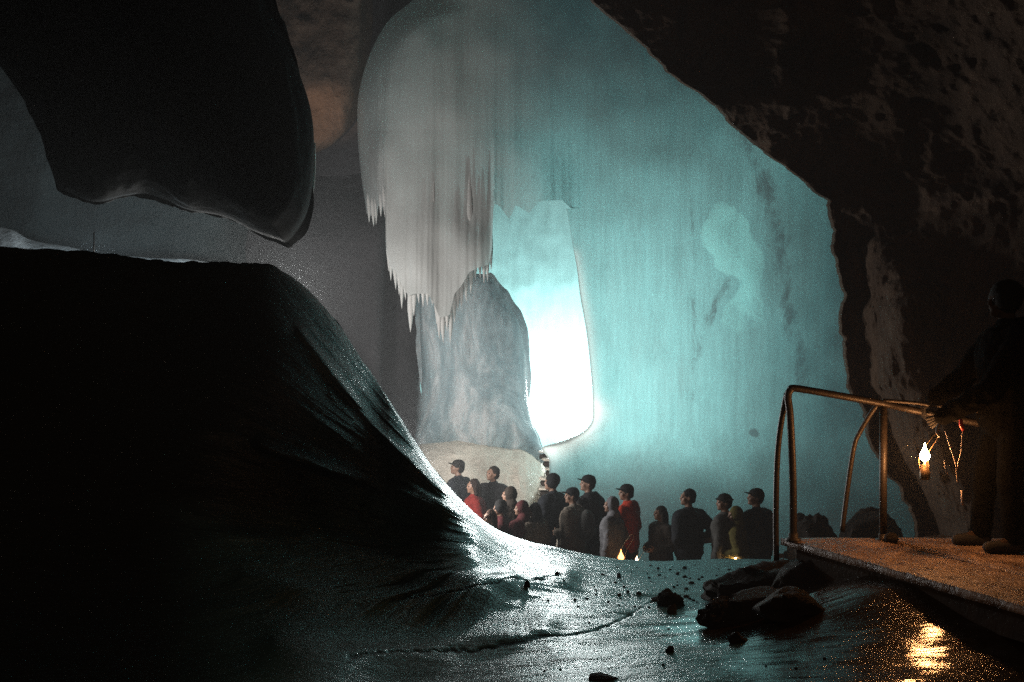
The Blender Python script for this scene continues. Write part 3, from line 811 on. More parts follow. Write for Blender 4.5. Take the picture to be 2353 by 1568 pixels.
# steps cut in the ice between bank and wall
stp = empty('ice_steps', P(1256, 1150, 17.2), 'short flight of dark steps between the snow bank and the turquoise wall', 'steps')
for i, (x, y, wd, th) in enumerate([(1250, 1038, .20, .05), (1262, 1056, .26, .10), (1266, 1078, .23, .07), (1259, 1099, .30, .12), (1255, 1122, .26, .08)]):
    c = np.array(P(x, y, 18.1 - i * .22) - stp.location)
    for nm, dz, dy, hh, ww, mm in (('tread', .0, 0, th * .5, wd, M['snow']), ('riser', -.09, .05, .10, wd * .86, M['wood_dark'])):
        th_, ph_ = np.meshgrid(np.linspace(.01, math.pi - .01, 9), np.linspace(0, 2 * math.pi, 22, endpoint=False), indexing='ij')
        d = np.stack([np.sin(th_) * np.cos(ph_), np.sin(th_) * np.sin(ph_), np.cos(th_)], -1)
        q = np.sign(d) * np.abs(d) ** .55 * np.array([ww / 2, .15, hh / 2]); q = q * (1 + .22 * fbm(d * 2 + i, (1, 1, 1), 3, 500 + i))[..., None]
        link(nm, grid_mesh(nm, q + c + np.array([0, dy, dz]), wrap=True), mm, stp)

# dim blue slope far left behind the mound
LC = [(-900, 480), (-200, 505), (0, 523), (30, 530), (60, 548), (110, 560), (160, 568), (230, 585), (330, 592), (520, 612), (700, 700), (800, 800)]
lx = np.linspace(-900, 800, 320)[None, :]; lt = np.linspace(0, 1, 60)[:, None]
lcr = smooth_interp(lx, LC); ly = 1000 + (lcr - 1000) * lt; lxx = np.broadcast_to(lx, ly.shape)
lV = Pn(lxx, ly, 15.4 + 1.5 * lt + .7 * (1 - np.sqrt(np.clip(1 - lt ** 4, 0, 1)))); lV[..., 1] -= fbm(lV, (.9, 1.5, 3), 4, 141) * .16
tag(link('snow_slope', grid_mesh('snow_slope', lV), M['snow_cool']), 'dim blue snow slope showing over the crest at the far left', 'snow slope')
lw = wall('left_ice_wall', (-500, 900), lambda y: y * 0 - 2400, lambda y: 860 + 0 * y, lambda x, y: 18.4 - .4 * sstep(300, -800, x) + 3.4 * sstep(420, 860, x), M['teal_dim'], nx=200, ny=120, roll=0, amp=.5, nsc=.5, seed=150)
tag(lw, 'dim teal ice wall behind the hanging bulge at the left', 'ice wall')
# thin marker pole on the crest
mb = MB(); pb = P(215, 586, 12.6); mb.tube([pb - Vector((0, 0, .12)), P(216, 534, 12.6)], .008, 8)
mk = empty('marker_pole', pb, 'thin dark pole standing on the crest of the dark mound', 'pole')
o = mb.build('rod', M['steel'], mk); o.matrix_parent_inverse = Matrix.Translation(-pb)

# ------------------------------------------------------------------ rocks on the ice
def stone(name, c, r, seed, mat, sub=0, flatb=.35):
    n, m = (44, 30) if r[0] > .08 else (12, 9)
    th = np.linspace(0.01, math.pi - .01, m)[:, None]; ph = np.linspace(0, 2 * math.pi, n, endpoint=False)[None, :]
    d = np.stack([np.sin(th) * np.cos(ph), np.sin(th) * np.sin(ph), np.cos(th) + 0 * ph], -1)
    rr = 1 + .45 * fbm(d, (1.3, 1.3, 1.3), 3, seed) + .20 * fbm(d, (3, 3, 3), 5, seed + 5, ridge=True)
    for k in range(6):   # chipped faces
        pn = rng.normal(size=3); pn /= np.linalg.norm(pn)
        q = (d @ pn) * rr; rr = np.where(q > .84, rr * .84 / np.maximum(q, .01), rr)
    V = d * rr[..., None] * np.array(r)
    V[..., 2] = np.maximum(V[..., 2], -r[2] * flatb)
    me = grid_mesh(name, V, wrap=True)
    o = link(name, me, mat); me.set_sharp_from_angle(angle=math.radians(38)); o.location = c
    return o


def px(n, D): return n * K * D


BIG = [((1795, 1405), 1330, 140, 'largest dark boulder, domed, in front of the walkway end'),
       ((1700, 1392), 1350, 80, 'angular dark rock adjoining the left side of the largest boulder'),
       ((1873, 1430), 1362, 80, 'dark boulder on the right shoulder of the rubble heap'),
       ((1668, 1462), 1408, 48, 'dark block at the front left foot of the rubble heap'),
       ((1745, 1458), 1395, 78, 'low dark boulder at the front of the rubble heap'),
       ((1830, 1480), 1420, 80, 'flat dark rock spread at the front right of the rubble heap')]
rk_cent = []
for i, ((x, yb_), yt, hw, lab) in enumerate(BIG):
    c = floor_at(x, yb_); D = c.y; h = px(yb_ - yt, D)
    o = stone('boulder', c + Vector((0, .12, h * .10)), (px(hw, D) * 1.1, px(hw, D) * .75, h * .74), 200 + i, M['rock_dark'])
    tag(o, lab, 'boulder', 'dark rubble beside the walkway')
MID = [((1535, 1395), 1362, 27, 'dark pointed rock alone on the teal ice left of the rubble heap'), ((1545, 1412), 1392, 12, 'small dark stone just below the lone pointed rock'),
       ((1512, 1382), 1374, 18, 'flat dark sliver at the left foot of the lone pointed rock'), ((1210, 1357), 1345, 8, 'small round pebble at the end of the upper crack'),
       ((1640, 1375), 1352, 22, 'square dark rock at the far left end of the rubble heap'), ((1383, 1560), 1553, 34, 'dark flat stone at the bottom edge of the ice'),
       ((1690, 1500), 1482, 22, 'small dark rock below the front of the rubble heap'), ((1540, 1510), 1496, 9, 'dark chip on the ice below the lone pointed rock'),
       ((1930, 1400), 1375, 22, 'dark stone at the right end of the rubble heap')]
for i, ((x, yb_), yt, hw, lab) in enumerate(MID):
    c = floor_at(x, yb_); D = c.y; h = px(yb_ - yt, D)
    o = stone('stone', c + Vector((0, 0, h * .25)), (px(hw, D), px(hw, D) * .8, h * .8), 260 + i, M['rock_dark'])
    tag(o, lab, 'stone')
npb = 0
while npb < 150:
    if npb < 105: x, y = rng.normal(1545, 130), rng.uniform(1298, 1400)
    else: x, y = rng.uniform(1050, 1990), rng.uniform(1330, 1560)
    if not (1180 < x < 2000): continue
    c = floor_at(x, y); s = abs(rng.normal(0, 1)) * 2.0 + 1.5; r = px(s, c.y)
    o = stone('pebble', c + Vector((0, 0, r * .15)), (r, r * .8, r * .75), 300 + npb, M['rock_dark'])
    tag(o, 'tiny dark pebble scattered on the wet ice floor', 'pebble', 'pebbles scattered on the ice'); npb += 1
# boulders in the dark behind the walkway
for i, (x, yb_, yt, hw, D, lab) in enumerate([(1995, 1300, 1172, 70, 12.5, 'rounded dark boulder behind the walkway, between the second brace and post'), (1880, 1300, 1195, 50, 13, 'low dark rock behind the walkway deck near the first post')]):
    c = P(x, yb_, D); h = px(yb_ - yt, D)
    o = stone('boulder', c + Vector((0, 0, h * .3)), (px(hw, D), px(hw, D) * .8, h * .75), 240 + i, M['rock_dark']); tag(o, lab, 'boulder')

# ------------------------------------------------------------------ walkway and railing
DZ = CZ - 1.44
A = Vector((2.0, 7.2, 0)); dd = Vector((.397, -.918, 0)); nn = Vector((.918, .397, 0))
wk = empty('walkway', (2.6, 6.4, DZ - .6), 'brown boarded walkway entering from the right, lit by the flame', 'walkway')


def deck_strip(w0, w1, name, zoff=0, th=.05, end=7.28, L=6.5):
    nx, ny = 30, 120
    ww = np.linspace(w0, w1, nx)[None, :]; base = A + nn * 0
    s0 = (end - (A.y + ww * nn.y)) / dd.y     # cut square at the end
    s = s0 + (L - s0) * np.linspace(0, 1, ny)[:, None]
    X = A.x + nn.x * ww + dd.x * s; Y = A.y + nn.y * ww + dd.y * s
    Z = np.full(X.shape, DZ + zoff) + fbm(np.stack([X, Y, X * 0], -1), (2, 2, 1), 3, 170) * .008
    Z = Z + fbm(np.stack([X, Y, X * 0], -1), (9, 9, 1), 3, 175) * .004
    T = np.stack([X, Y, Z], -1)
    # top, sides, bottom as a wrapped strip
    Bt = T.copy(); Bt[..., 2] = DZ - th
    W = np.concatenate([T, Bt[:, ::-1]], 1) - np.array(wk.location)
    me = grid_mesh(name, W, wrap=True)
    import bmesh
    bm = bmesh.new(); bm.from_mesh(me); bmesh.ops.holes_fill(bm, edges=[e for e in bm.edges if e.is_boundary], sides=0); bm.to_mesh(me); bm.free()
    o = link(name, me, M['wood'], wk, smooth=False); return o


deck_strip(0, .59, 'plank'); deck_strip(.655, 1.3, 'plank', .004); deck_strip(1.333, 2.2, 'plank', -.003)
b = MB()
R = Matrix(((dd.x, nn.x, 0), (dd.y, nn.y, 0), (0, 0, 1))).to_3x3()
mid = A + dd * 3.2 + nn * .07
b.box(Vector((mid.x, mid.y, DZ - .135)) - wk.location, (6.3, .07, .15), R); b.build('side_beam', M['wood_dark'], wk, smooth=False)
b = MB(); mid = A + dd * 3.2 + nn * .622
b.box(Vector((mid.x, mid.y, DZ - .045)) - wk.location, (6.2, .062, .05), R); b.build('gap_shade', M['black'], wk, smooth=False)  # black strip added for the dark shade inside the board gap
b = MB(); mid = A + dd * 3.2 + nn * 1.3
b.box(Vector((mid.x, mid.y, DZ - .175)) - wk.location, (6.2, .09, .22), R); b.build('side_beam', M['wood_dark'], wk, smooth=False)
for s, w_ in ((.12, .16), (2.4, .2), (.2, 1.3)):
    b = MB(); mid = A + dd * s + nn * w_
    b.box(Vector((mid.x, mid.y, DZ - .55)) - wk.location, (.22, .2, 1.0), R); b.build('support_post', M['wood_dark'], wk, smooth=False)

rl = empty('handrail', (2.7, 7.2, DZ), 'bent steel pipe railing across the end of the walkway', 'railing')
def rt(pts, r, name, m='steel', n=6):
    b = MB(); b.tube([p - rl.location for p in bezier(pts, n)], r, 12); return b.build(name, M[m], rl)
def tub(pts, r, name):
    b = MB(); b.tube([Vector(p) - rl.location for p in pts], r, 12); return b.build(name, M['steel'], rl)
D1 = 7.2
top1 = P(1810, 897, D1)
rt([P(1823, 1240, D1), P(1822, 1100, D1), P(1816, 960, D1), P(1811, 915, D1), P(1816, 897, D1), P(1830, 893, D1), P(1920, 908, D1 + .01), P(2030, 928, D1 + .02), P(2090, 941, 7.15), P(2160, 955, 7.1), P(2310, 985, 6.95), P(2600, 1040, 6.6)], .026, 'top_rail', n=8)
rt([P(1784, 1288, 7.35), P(1783, 1200, 7.34), P(1785, 1080, 7.33), P(1790, 1010, 7.31), P(1798, 955, 7.27), P(1808, 905, 7.22)], .021, 'brace')
tub([P(2029, 1246, 7.2), P(2030, 935, 7.22)], .027, 'post')
rt([P(1935, 1222, 7.36), P(1948, 1120, 7.36), P(1962, 1030, 7.34), P(1975, 995, 7.33), P(2005, 945, 7.27), P(2027, 922, 7.24)], .018, 'brace')
rt([P(2028, 920, 7.1), P(2100, 926, 7.05), P(2140, 931, 7.0), P(2200, 938, 6.95), P(2300, 955, 6.85), P(2420, 975, 6.7)], .013, 'upper_rail')
for x, y in ((1823, 1241), (2030, 1243)):
    b = MB(); c = P(x, y, 7.2) - rl.location; b.lathe(c, c + Vector((0, 0, 1)), [(-.01, .055), (.012, .055), (.014, .035), (.05, .035)], 14); b.build('foot_flange', M['steel'], rl)
b = MB(); b.ell((0, 0, .02), (.05, .045, .04)); o = b.build('stone', M['rock_dark']); o.location = P(2048, 1243, 7.12); tag(o, 'round lump resting on the deck at the foot of the second post', 'stone')

# ------------------------------------------------------------------ people
SKIN = mat_simple('skin', (.16, .09, .06), .55, .12, 20, .1)


def cloth(name, col):
    col = tuple(.34 * v for v in col); return mat_simple(name, col, .85, .25, 12, .5, spec=.25)


def hand(mb, w, d, up, side, curl=.5, s=1.0):
    """palm, four unequal fingers and a thumb; w wrist, d direction, up = back of hand, side = thumb side"""
    d = Vector(d).normalized(); up = (Vector(up) - d * d.dot(Vector(up))).normalized(); sd = d.cross(up) * side
    w = Vector(w)
    for k in (-1.5, -.5, .5, 1.5):
        mb.cap(w + sd * k * .008 * s, w + d * .085 * s + sd * k * .020 * s, .013 * s, .012 * s, 8)
    for k, L in zip((1.5, .5, -.5, -1.5), (.072, .08, .075, .06)):
        p = w + d * .088 * s + sd * k * .020 * s; dv = d.copy(); L *= s
        for f, r in ((.45, .0092), (.3, .0085), (.25, .0075)):
            dv = (dv * math.cos(curl) - up * math.sin(curl)).normalized()
            q = p + dv * L * f; mb.cap(p, q, r * s, r * .93 * s, 7); p = q
    p = w + d * .02 * s + sd * .03 * s
    q = p + (d * .6 + sd * .7 - up * .25).normalized() * .042 * s; mb.cap(p, q, .013 * s, .010 * s, 7)
    mb.cap(q, q + (d * .8 + sd * .25 - up * .5).normalized() * .032 * s, .010 * s, .008 * s, 7)


HIP, KNEE, ANK = .93, .50, .085


def make_person(loc, h, yaw, label, jacket, trousers, head='bare', hcol=(.02, .015, .012), arms=('down', 'down'), hood=None, coat=.80, pitch=0, bulk=1.22, vox=.014, pack=None, seed=0, legs=None, extra_lab=None, turn=0, glove=False, skin=None):
    """local frame: faces -X, z up; built for 1.75 m then scaled"""
    k = h / 1.75
    root = empty('person', loc, label, 'person', None, yaw + turn); root.scale = (k, k, k)
    # --- body
    b = MB(); e = MB()
    b.cap((0, 0, 1.0), (0, 0, 1.30), .115, .135, 14, 1.15, (1, 0, 0)); b.cap((0, -.13, 1.40), (0, .13, 1.40), .07, .07)
    b.ell((0, 0, .95), (.12, .16, .12)); b.cap((.01, 0, 1.44), (-.012, 0, 1.56), .056, .052)
    Rh = Matrix.Rotation(-turn, 3, 'Z') @ Matrix.Rotation(pitch, 3, 'Y'); hc = Vector((-.02, 0, 1.645))
    def H(v): return hc + Rh @ Vector(v)
    b.ell(H((.008, 0, .012)), (.098, .076, .105), R=Rh); b.ell(H((-.035, 0, -.055)), (.058, .052, .055), R=Rh)      # skull, jaw
    b.cap(H((-.082, 0, -.085)), H((-.07, 0, -.085)), .022, .026)                     # chin
    b.cap(H((-.088, 0, .022)), H((-.110, 0, -.018)), .011, .015)                     # nose
    b.cap(H((-.084, -.034, .030)), H((-.084, .034, .030)), .016)                     # brow
    b.cap(H((-.090, -.018, -.047)), H((-.090, .018, -.047)), .012)                   # lips
    for s in (-1, 1):
        b.ell(H((.008, s * .078, -.002)), (.018, .010, .031), R=Rh)                   # ears
        b.ell(H((-.066, s * .042, -.02)), (.025, .022, .025), R=Rh)                  # cheek bones
        e.ell(H((-.090, s * .032, .008)), (.011, .013, .010), 8, 6, Rh)              # eyes
    lg = legs or [((-.0, -.10), (-.03, -.11), (.02, -.11)), ((0, .10), (.02, .11), (.06, .12))]
    trb = MB(); boots = []
    for hp, kn, an in lg:
        Hh, Kn, An = Vector((hp[0], hp[1], HIP - .03)), Vector((kn[0], kn[1], KNEE)), Vector((an[0], an[1], ANK))
        b.cap(Hh, Kn, .085, .055); b.cap(Kn, An, .055, .038); b.cap(An, An + Vector((-.13, 0, -.045)), .04, .03)
        trb.cap(Hh, Kn, .105, .078); trb.cap(Kn, An + Vector((0, 0, .02)), .078, .066)
        bt = MB(); bt.cap(An + Vector((.0, 0, .10)), An + Vector((.01, 0, -.03)), .062, .055); bt.cap(An + Vector((.02, 0, -.035)), An + Vector((-.16, 0, -.045)), .05, .042, 12, .95)
        boots.append(bt)
    trb.ell((0, 0, .93), (.145, .175, .14))
    jb = MB(); B = bulk
    jb.cap((0, 0, 1.02), (0, 0, 1.30), .145 * B, .160 * B, 16, 1.22, (1, 0, 0)); jb.cap((0, -.145, 1.385), (0, .145, 1.385), .088 * B, .088 * B)
    jb.cap((.0, 0, coat + .10), (0, 0, 1.1), .158 * B, .145 * B, 16, 1.18, (1, 0, 0)); jb.cap((.012, 0, 1.43), (.0, 0, 1.47), .085, .074)
    for a, s in zip(arms, (-1, 1)):
        S = Vector((0, s * .195, 1.385))
        up_ = Vector((0, s, 0)); curl = .45; dirn = None
        if a == 'down': E = Vector((.035, s * .255, 1.12)); W = Vector((-.04, s * .25, .88))
        elif a == 'bent': E = Vector((.06, s * .27, 1.12)); W = Vector((-.20, s * .14, 1.08))
        elif a == 'pocket': E = Vector((.12, s * .30, 1.12)); W = Vector((-.06, s * .19, .93))
        elif a == 'hip': E = Vector((.16, s * .37, 1.14)); W = Vector((-.02, s * .19, 1.0))
        elif a == 'up': E = Vector((-.10, s * .26, 1.16)); W = Vector((-.16, s * .10, 1.40))
        else: E, W = Vector(a[0]), Vector(a[1]); curl = a[2] if len(a) > 2 else .5; up_ = Vector(a[3]) if len(a) > 3 else up_
        b.cap(S, E, .048, .040); b.cap(E, W, .040, .027)
        jb.cap(S, E, .074 * B, .062 * B); jb.cap(E, W, .062 * B, .048 * B)
        hand(e, W + (W - E).normalized() * .02, W - E, up_, -s if a == 'down' else 1, curl, 1.0)
    if hood == 'down':
        jb.cap((.075, -.06, 1.47), (.075, .06, 1.47), .062, .062); jb.cap((.03, -.09, 1.48), (-.04, -.07, 1.44), .04, .03); jb.cap((.03, .09, 1.48), (-.04, .07, 1.44), .04, .03)
    me = fused(b, min(vox, .013), e, smooth=2)
    body = link('body', me, skin or SKIN, root)
    me.materials.append(M['black']); ne = len(e.f); npoly = len(me.polygons); hands0 = npoly - ne + 2 * 12
    for p_ in me.polygons:
        if p_.index >= npoly - ne:
            if me.vertices[p_.vertices[0]].co.z > 1.55 and abs(p_.center.y) < .12: p_.material_index = 1
            elif glove: p_.material_index = 1
    jm = fused(jb, vox, None, .016, (7, 7, 11), seed, 4); J = link('jacket', jm, jacket, root)
    link('trousers', fused(trb, vox * 1.2, None, .010, (8, 8, 12), seed + 3, 3), trousers, root)
    for bt in boots: link('boot', fused(bt, .014, None, smooth=3), M['black'], root)
    # --- head covering
    hm = cloth('headwear', hcol)
    if hood == 'up':
        hb = MB(); hb.ell(H((.022, 0, .012)), (.112, .102, .13), R=Rh); hb.cap((.03, 0, 1.5), (.01, 0, 1.46), .10, .10)
        link('hood', fused(hb, .013, None, .008, (9, 9, 9), seed, 3), jacket, root)
    if head in ('bare', 'cap', 'hat', 'bobble') or head == 'long':
        hb = MB(); hb.ell(H((.022, 0, .032)), (.096, .084, .100), R=Rh); hb.ell(H((.04, 0, -.02)), (.07, .078, .07), R=Rh)
        if head == 'long': hb.cap(H((.06, 0, -.02)), H((.085, 0, -.19)), .08, .06); hb.cap(H((.02, -.07, 0)), H((.03, -.08, -.15)), .035, .03); hb.cap(H((.02, .07, 0)), H((.03, .08, -.15)), .035, .03)
        link('hair', fused(hb, .011, None, .009, (22, 22, 9), seed, 2), cloth('hair_tone', hcol if head in ('bare', 'long') else (.015, .011, .009)), root)
    if head == 'cap':
        cb = MB(); cb.ell(H((.008, 0, .055)), (.108, .088, .078), R=Rh)
        c = link('cap', fused(cb, .010, None, smooth=2), hm, root)
        bb = MB()
        for q in np.linspace(-.9, .9, 7): bb.cap(H((-.07, q * .06, .052)), H((-.07 - .088 * math.cos(q), q * .072, .060 - .012 * q * q)), .009, .007, 8)
        link('brim', fused(bb, .007, None, smooth=2), hm, c)
    if head == 'beanie':
        cb = MB(); cb.ell(H((.012, 0, .045)), (.110, .090, .100), R=Rh); cb.cap(H((.0, -.02, .01)), H((.0, .02, .01)), .098, .098)
        link('beanie', fused(cb, .011, None, .004, (14, 14, 30), seed, 2), hm, root)
    if head == 'hat':
        cb = MB(); cb.ell(H((.008, 0, .06)), (.102, .088, .075), R=Rh); c = link('hat', fused(cb, .010, None, smooth=2), hm, root)
        bb = MB(); bb.lathe(H((.005, 0, .045)), H((.005, 0, .045)) + Rh @ Vector((0, 0, 1)), [(0, .02), (-.004, .13), (.002, .135), (.008, .13), (.012, .02)], 20, .85, (1, 0, 0)); bb.build('brim', hm, c)
    if pack:
        pk = MB(); pk.ell((.24, 0, 1.22), (.12, .15, .24)); pk.ell((.30, 0, 1.12), (.09, .12, .10))
        o = link('backpack', fused(pk, .015, None, .012, (7, 7, 7), seed, 4), pack, None); o.parent = None
        o.matrix_world = Matrix.Translation(loc) @ Matrix.Rotation(yaw + turn, 4, 'Z') @ Matrix.Scale(k, 4)
        tag(o, 'backpack worn by ' + extra_lab, 'backpack')
    return root


C_ = {k: cloth(k, v) for k, v in dict(navy=(.014, .018, .026), charcoal=(.020, .020, .022), red=(.30, .018, .012), maroon=(.12, .016, .018), cream=(.36, .31, .25), grey=(.27, .27, .29), olive=(.055, .05, .022),
                                     yellow=(.20, .17, .04), brown=(.05, .035, .025), jeans=(.02, .025, .04), beige=(.30, .25, .20), orange=(.75, .06, .015), stone=(.12, .12, .115)).items()}
BL, JE = C_['charcoal'], C_['jeans']


def stand(x, ytop, h):
    D = (CZ - h * 1.012) / (K * (ytop - 784)); p = P(x, 784, D); return Vector((p.x, p.y, 0))


PE = [  # x, y of the crown, height, yaw, label, jacket, options
    (1054, 1057, 1.86, .05, 'person in a dark coat and peaked cap, highest at the left end of the group', C_['navy'], dict(head='cap', arms=('pocket', 'down'), pitch=.12)),
    (1090, 1101, 1.66, .35, 'person in a red jacket with face lit red, below the left capped man', C_['red'], dict(head='long', hcol=(.03, .015, .01), arms=('bent', 'bent'))),
    (1134, 1071, 1.80, .55, 'bareheaded person in a dark coat second highest at the left', C_['charcoal'], dict(head='bare', hcol=(.03, .02, .012), arms=('pocket', 'pocket'), pitch=.1)),
    (1172, 1120, 1.66, .2, 'dark hooded person with back half turned, right of the bareheaded man', C_['brown'], dict(head='bare', hood='up', arms=('down', 'pocket'))),
    (1152, 1150, 1.54, .3, 'person in a maroon jacket with face glowing orange from a lamp', C_['maroon'], dict(head='beanie', hcol=(.02, .02, .02), arms=('bent', 'bent'))),
    (1128, 1172, 1.46, .5, 'small person in a cream jacket half hidden by the icy slope', C_['cream'], dict(head='long', hcol=(.10, .05, .03), arms=('bent', 'down'))),
    (1200, 1152, 1.55, .1, 'person in a dark red anorak with hood, middle left of the group', C_['maroon'], dict(head='bare', hood='up', arms=('pocket', 'down'), hcol=(.01, .01, .01))),
    (1229, 1156, 1.52, -.2, 'dark haired person in a pale fawn jacket low in the group', C_['beige'], dict(head='long', hcol=(.012, .01, .01), arms=('down', 'down'))),
    (1271, 1090, 1.84, .15, 'tall person in black with a dark beanie, under the steps', C_['navy'], dict(head='beanie', hcol=(.012, .012, .014), arms=('down', 'pocket'), pitch=.1)),
    (1317, 1121, 1.70, .1, 'person in a fawn jacket with dark cap, right of the tall one in black', C_['beige'], dict(head='cap', hcol=(.012, .012, .014), arms=('bent', 'down'), pack=C_['stone'], extra_lab='the person in the fawn jacket and dark cap')),
    (1353, 1092, 1.84, .1, 'tall person in a dark jacket with hood down and dark cap, centre of the group', C_['charcoal'], dict(head='cap', hcol=(.01, .01, .012), hood='down', arms=('down', 'down'), bulk=1.08, pitch=.08)),
    (1407, 1143, 1.62, .15, 'person in a long pale grey hooded coat', C_['grey'], dict(head='bare', hood='up', arms=('down', 'pocket'), coat=.55)),
    (1442, 1113, 1.76, .1, 'person in a bright red orange jacket and dark peaked cap holding a lamp', C_['orange'], dict(head='cap', hcol=(.014, .012, .012), arms=('down', ((.0, .28, 1.12), (-.10, .26, .90), .9)), hood='down', bulk=1.05)),
    (1519, 1163, 1.50, .2, 'short person in dark clothes with hands clasped, right of the red jacket', C_['brown'], dict(head='long', hcol=(.03, .02, .012), arms=('bent', 'bent'))),
    (1583, 1124, 1.76, .1, 'bareheaded person with dark hair, hands on hips, standing apart', C_['navy'], dict(head='bare', hcol=(.008, .007, .007), arms=('hip', 'hip'), pitch=.05)),
    (1667, 1135, 1.74, .15, 'person in a dark coat with a brimmed hat, third from the right', C_['stone'], dict(head='hat', hcol=(.014, .013, .012), arms=('down', 'bent'))),
    (1692, 1165, 1.58, .2, 'person in a yellow green jacket lit from below, second from the right', C_['yellow'], dict(head='bare', hood='up', arms=('bent', 'bent'))),
    (1739, 1123, 1.80, .0, 'broad person in a dark coat and peaked cap at the right end of the group', C_['navy'], dict(head='cap', hcol=(.01, .01, .012), arms=('pocket', 'down'), bulk=1.22, pitch=.08)),
    (1838, 1180, 1.52, .2, 'shadowy person in rusty brown seen between the railing pipes', C_['brown'], dict(head='bare', arms=('down', 'bent'))),
]
import os
if not os.environ.get('NOPEOPLE'):
    for i, (x, yt, h, yaw, lab, jk, kw) in enumerate(PE):
        make_person(stand(x, yt, h), h, yaw, lab, jk, BL if i % 2 else JE, seed=i * 5, turn=(-.55, -.2, .5, -.9, -.3, -.5, -.8, -.6, -.9, -.7, -1.0, -.6, -.75, .3, -1.1, -.8, -.5, -1.0, -.4)[i], **kw)

# guide standing on the walkway, hand on the rail, flame lamp in the other hand
gloc = Vector((3.42, 6.86, DZ + .004))
def gl(v): return (Vector(v) - gloc) / (1.82 / 1.75)
FL = P(2125, 1046, 6.80)       # flame
guide = make_person(gloc, 1.82, 0, 'guide in black standing on the walkway with one hand on the rail', mat_simple('guide_black', (.0012, .0012, .0012), .95, .3, 12, .4, spec=.03), mat_simple('guide_trousers', (.0012, .0012, .0012), .95, .3, 12, .4, spec=.03), head='beanie', hcol=(.006, .006, .006),
                    arms=((gl((3.16, 6.60, DZ + 1.10)), gl(Vector((FL.x + .13, FL.y, FL.z + .27))), 1.1, (0, -1, .3)), (gl((3.22, 7.10, DZ + 1.18)), gl(P(2150, 915, 7.10)), .9, (0, 0, 1))), bulk=1.2, vox=.012, seed=77, glove=True, skin=mat_simple('guide_skin_shaded', (.035, .022, .016), .8, .2, 20, .1, spec=.1), hood='down',  # skin copy darkened so the face stays in shade
                    legs=[((0, -.10), (-.05, -.12), (-.03, -.13)), ((0, .10), (-.10, .11), (-.12, .13))])
# draw cords hanging from the guide's jacket (parts of it)
def cord(pts, r, col, nm='drawcord'):
    b = MB(); b.tube([(Vector(p) - gloc) / (1.82 / 1.75) for p in bezier(pts, 6)], r, 6); return b.build(nm, col, guide)
cw = mat_simple('pale_cord', (.30, .24, .2), .6, .1, 30, .1); cr = mat_simple('red_toggle', (.45, .04, .03), .5, .1, 20, .1)
cord([P(2158, 975, 6.62), P(2153, 990, 6.6), P(2160, 1004, 6.6)], .010, cw, 'toggle')
cord([P(2172, 990, 6.62), P(2185, 1030, 6.58), P(2196, 1065, 6.58), P(2201, 1110, 6.6)], .0055, cw)
cord([P(2212, 990, 6.62), P(2208, 1040, 6.59), P(2202, 1065, 6.58), P(2200, 1080, 6.6)], .004, cw)
cord([P(2170, 1058, 6.6), P(2173, 1075, 6.58), P(2176, 1090, 6.6)], .005, cw)
cord([P(2208, 966, 6.62), P(2209, 978, 6.6), P(2213, 986, 6.62)], .013, cr, 'toggle')
cord([P(2210, 1128, 6.62), P(2211, 1145, 6.6), P(2211, 1160, 6.62)], .008, cw, 'toggle')

# ------------------------------------------------------------------ flame lamps
BRASS = mat_simple('dull_brass', (.12, .08, .045), .4, .3, 20, .2, metal=.8)


def flame_mesh(s):
    b = MB(); b.lathe((0, 0, 0), (.0, 0, 1), [(0, .004 * s), (.006 * s, .022 * s), (.022 * s, .034 * s), (.038 * s, .030 * s), (.056 * s, .018 * s), (.078 * s, .007 * s), (.105 * s, .001 * s)], 14, .8); return b


def flame_lamp(loc, s, strength, label, col=(1, .50, .20), group=None, fs=1.0):
    r = empty('flame_lamp', loc, label, 'lamp', group)
    flame_mesh(s * fs).build('flame', mat_emit('flame_glow', col, strength), r)
    b = MB(); b.lathe((0, 0, -.17 * s), (0, 0, 1), [(0, .040 * s), (.01 * s, .045 * s), (.08 * s, .045 * s), (.09 * s, .034 * s), (.13 * s, .030 * s), (.145 * s, .012 * s), (.163 * s, .008 * s)], 18); b.build('tank', BRASS, r)
    b = MB(); b.tube(bezier([(-.04 * s, 0, -.09 * s), (-.03 * s, .05 * s, .02 * s), (.04 * s, .03 * s, .16 * s), (.10 * s, .0, .24 * s), (.115 * s, 0, .20 * s), (.05 * s, .045 * s, .06 * s), (.04 * s, 0, -.09 * s)], 6), .0022 * s, 6); b.build('bail', BRASS, r)
    return r


flame_lamp(FL + Vector((0, 0, -.04)), .75, 480, 'burning flame lamp hanging from the guide hand beside the walkway post', fs=1.6, col=(1, .43, .15))
# lamps held low among the visitors
flame_lamp(P(1427, 1288, 13.9), 1.5, 7, 'added glowing flame for the lamp-lit coat lining between the grey coat and the red jacket', (1, .36, .10))  # emissive flame standing in for lamplight on the coat lining
flame_lamp(P(1463, 1296, 13.7), 1.0, 40, 'small round lamp flame at the ice edge under the red jacket', (1, .7, .4))
flame_lamp(P(1118, 1225, 14.9), 1.5, 40, 'lamp hidden low beside the maroon jacket at the left of the group')
flame_lamp(P(1690, 1300, 13.6), 1.4, 50, 'lamp held low in front of the yellow green jacket', (1, .6, .25))

# ------------------------------------------------------------------ light
def point(name, loc, W, col, r):
    l = bpy.data.lights.new(name, 'POINT'); l.energy = W; l.color = col; l.shadow_soft_size = r
    o = bpy.data.objects.new(name, l); COL.objects.link(o); o.location = loc; return o


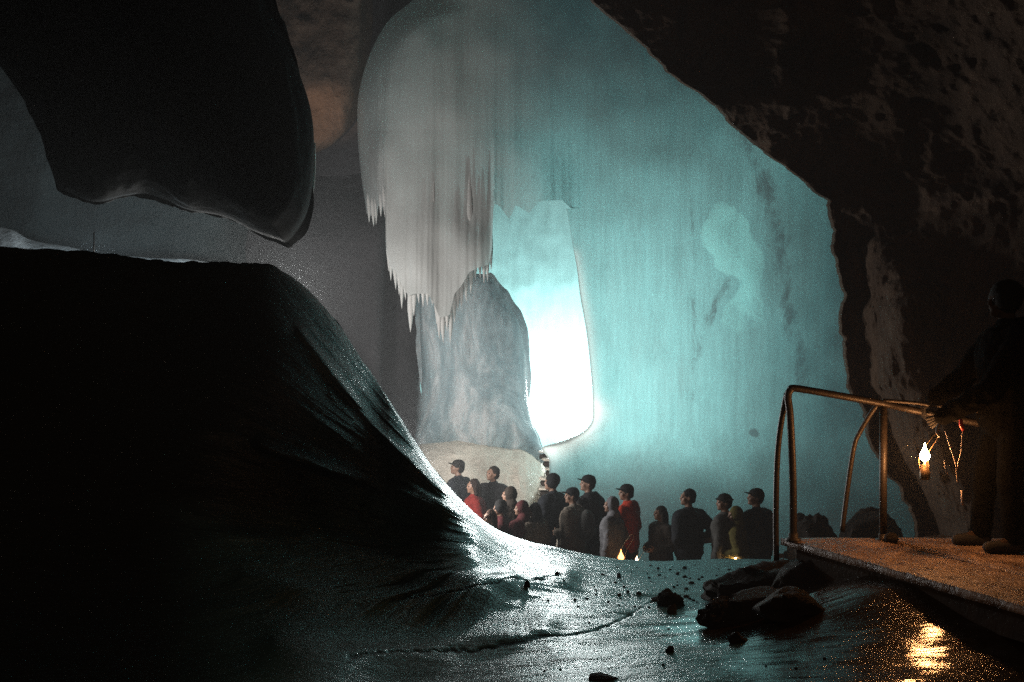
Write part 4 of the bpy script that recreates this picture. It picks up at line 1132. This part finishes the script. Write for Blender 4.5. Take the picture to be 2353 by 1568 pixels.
point('magnesium_flare', P(1296, 890, 22.7), 840, (.93, 1, .99), .35)
point('added_wall_glow', P(1500, 900, 19.8), 260, (.85, 1, .98), .5)  # unseen light added to even out the glow of the right wall
point('floodlight_behind_mound', P(650, 690, 14.9), 430, (1, .97, .93), .35)
point('low_floodlight_behind_mound', P(935, 1085, 14.4), 430, (1, .96, .92), .35)
point('warm_fill_behind_camera', Vector((-1.8, -1.5, CZ + 1.2)), 210, (1, .62, .40), .4)  # unseen warm fill, added so the brown rock is dimly lit
point('blue_floodlight_far_left', P(226, 603, 16.2), 75, (.75, .92, 1), .25)
ls = bpy.data.lights.new('vault_lamp', 'SPOT'); ls.energy = 420; ls.color = (1, .66, .42); ls.spot_size = math.radians(24); ls.spot_blend = .8; ls.shadow_soft_size = .1
lo = bpy.data.objects.new('vault_lamp', ls); COL.objects.link(lo); lo.location = P(560, 430, 16.4)
lo.rotation_euler = (P(752, 262, 19.4) - lo.location).to_track_quat('-Z', 'Y').to_euler()

m, nt, out = material('cave_mist')
vs_ = N(nt, 'ShaderNodeVolumeScatter'); vs_.inputs['Density'].default_value = .006; vs_.inputs['Anisotropy'].default_value = .2; vs_.inputs['Color'].default_value = (.9, .97, 1, 1)
nt.links.new(vs_.outputs[0], out.inputs['Volume'])
b = MB(); b.box((1, 15.8, 5.2), (26, 20.4, 11)); o = b.build('mist', m, None, smooth=False); tag(o, kind='structure')

w = bpy.data.worlds.new('World'); sc.world = w; w.use_nodes = True
bg = w.node_tree.nodes['Background']; bg.inputs[0].default_value = (.6, .7, .8, 1); bg.inputs[1].default_value = .0015

cam = bpy.data.cameras.new('camera'); cam.lens = 35; cam.sensor_width = 36; cam.clip_end = 500; cam.clip_start = .05
co = bpy.data.objects.new('camera', cam); COL.objects.link(co); co.location = (0, 0, CZ); co.rotation_euler = (math.pi / 2, 0, 0)
sc.camera = co
sc.view_settings.view_transform = 'Standard'; sc.view_settings.look = 'None'; sc.view_settings.exposure = 0
cy = sc.cycles
cy.use_denoising = False; cy.max_bounces = 5; cy.diffuse_bounces = 3; cy.glossy_bounces = 3; cy.transmission_bounces = 4
cy.caustics_reflective = False; cy.caustics_refractive = False; cy.sample_clamp_indirect = 3
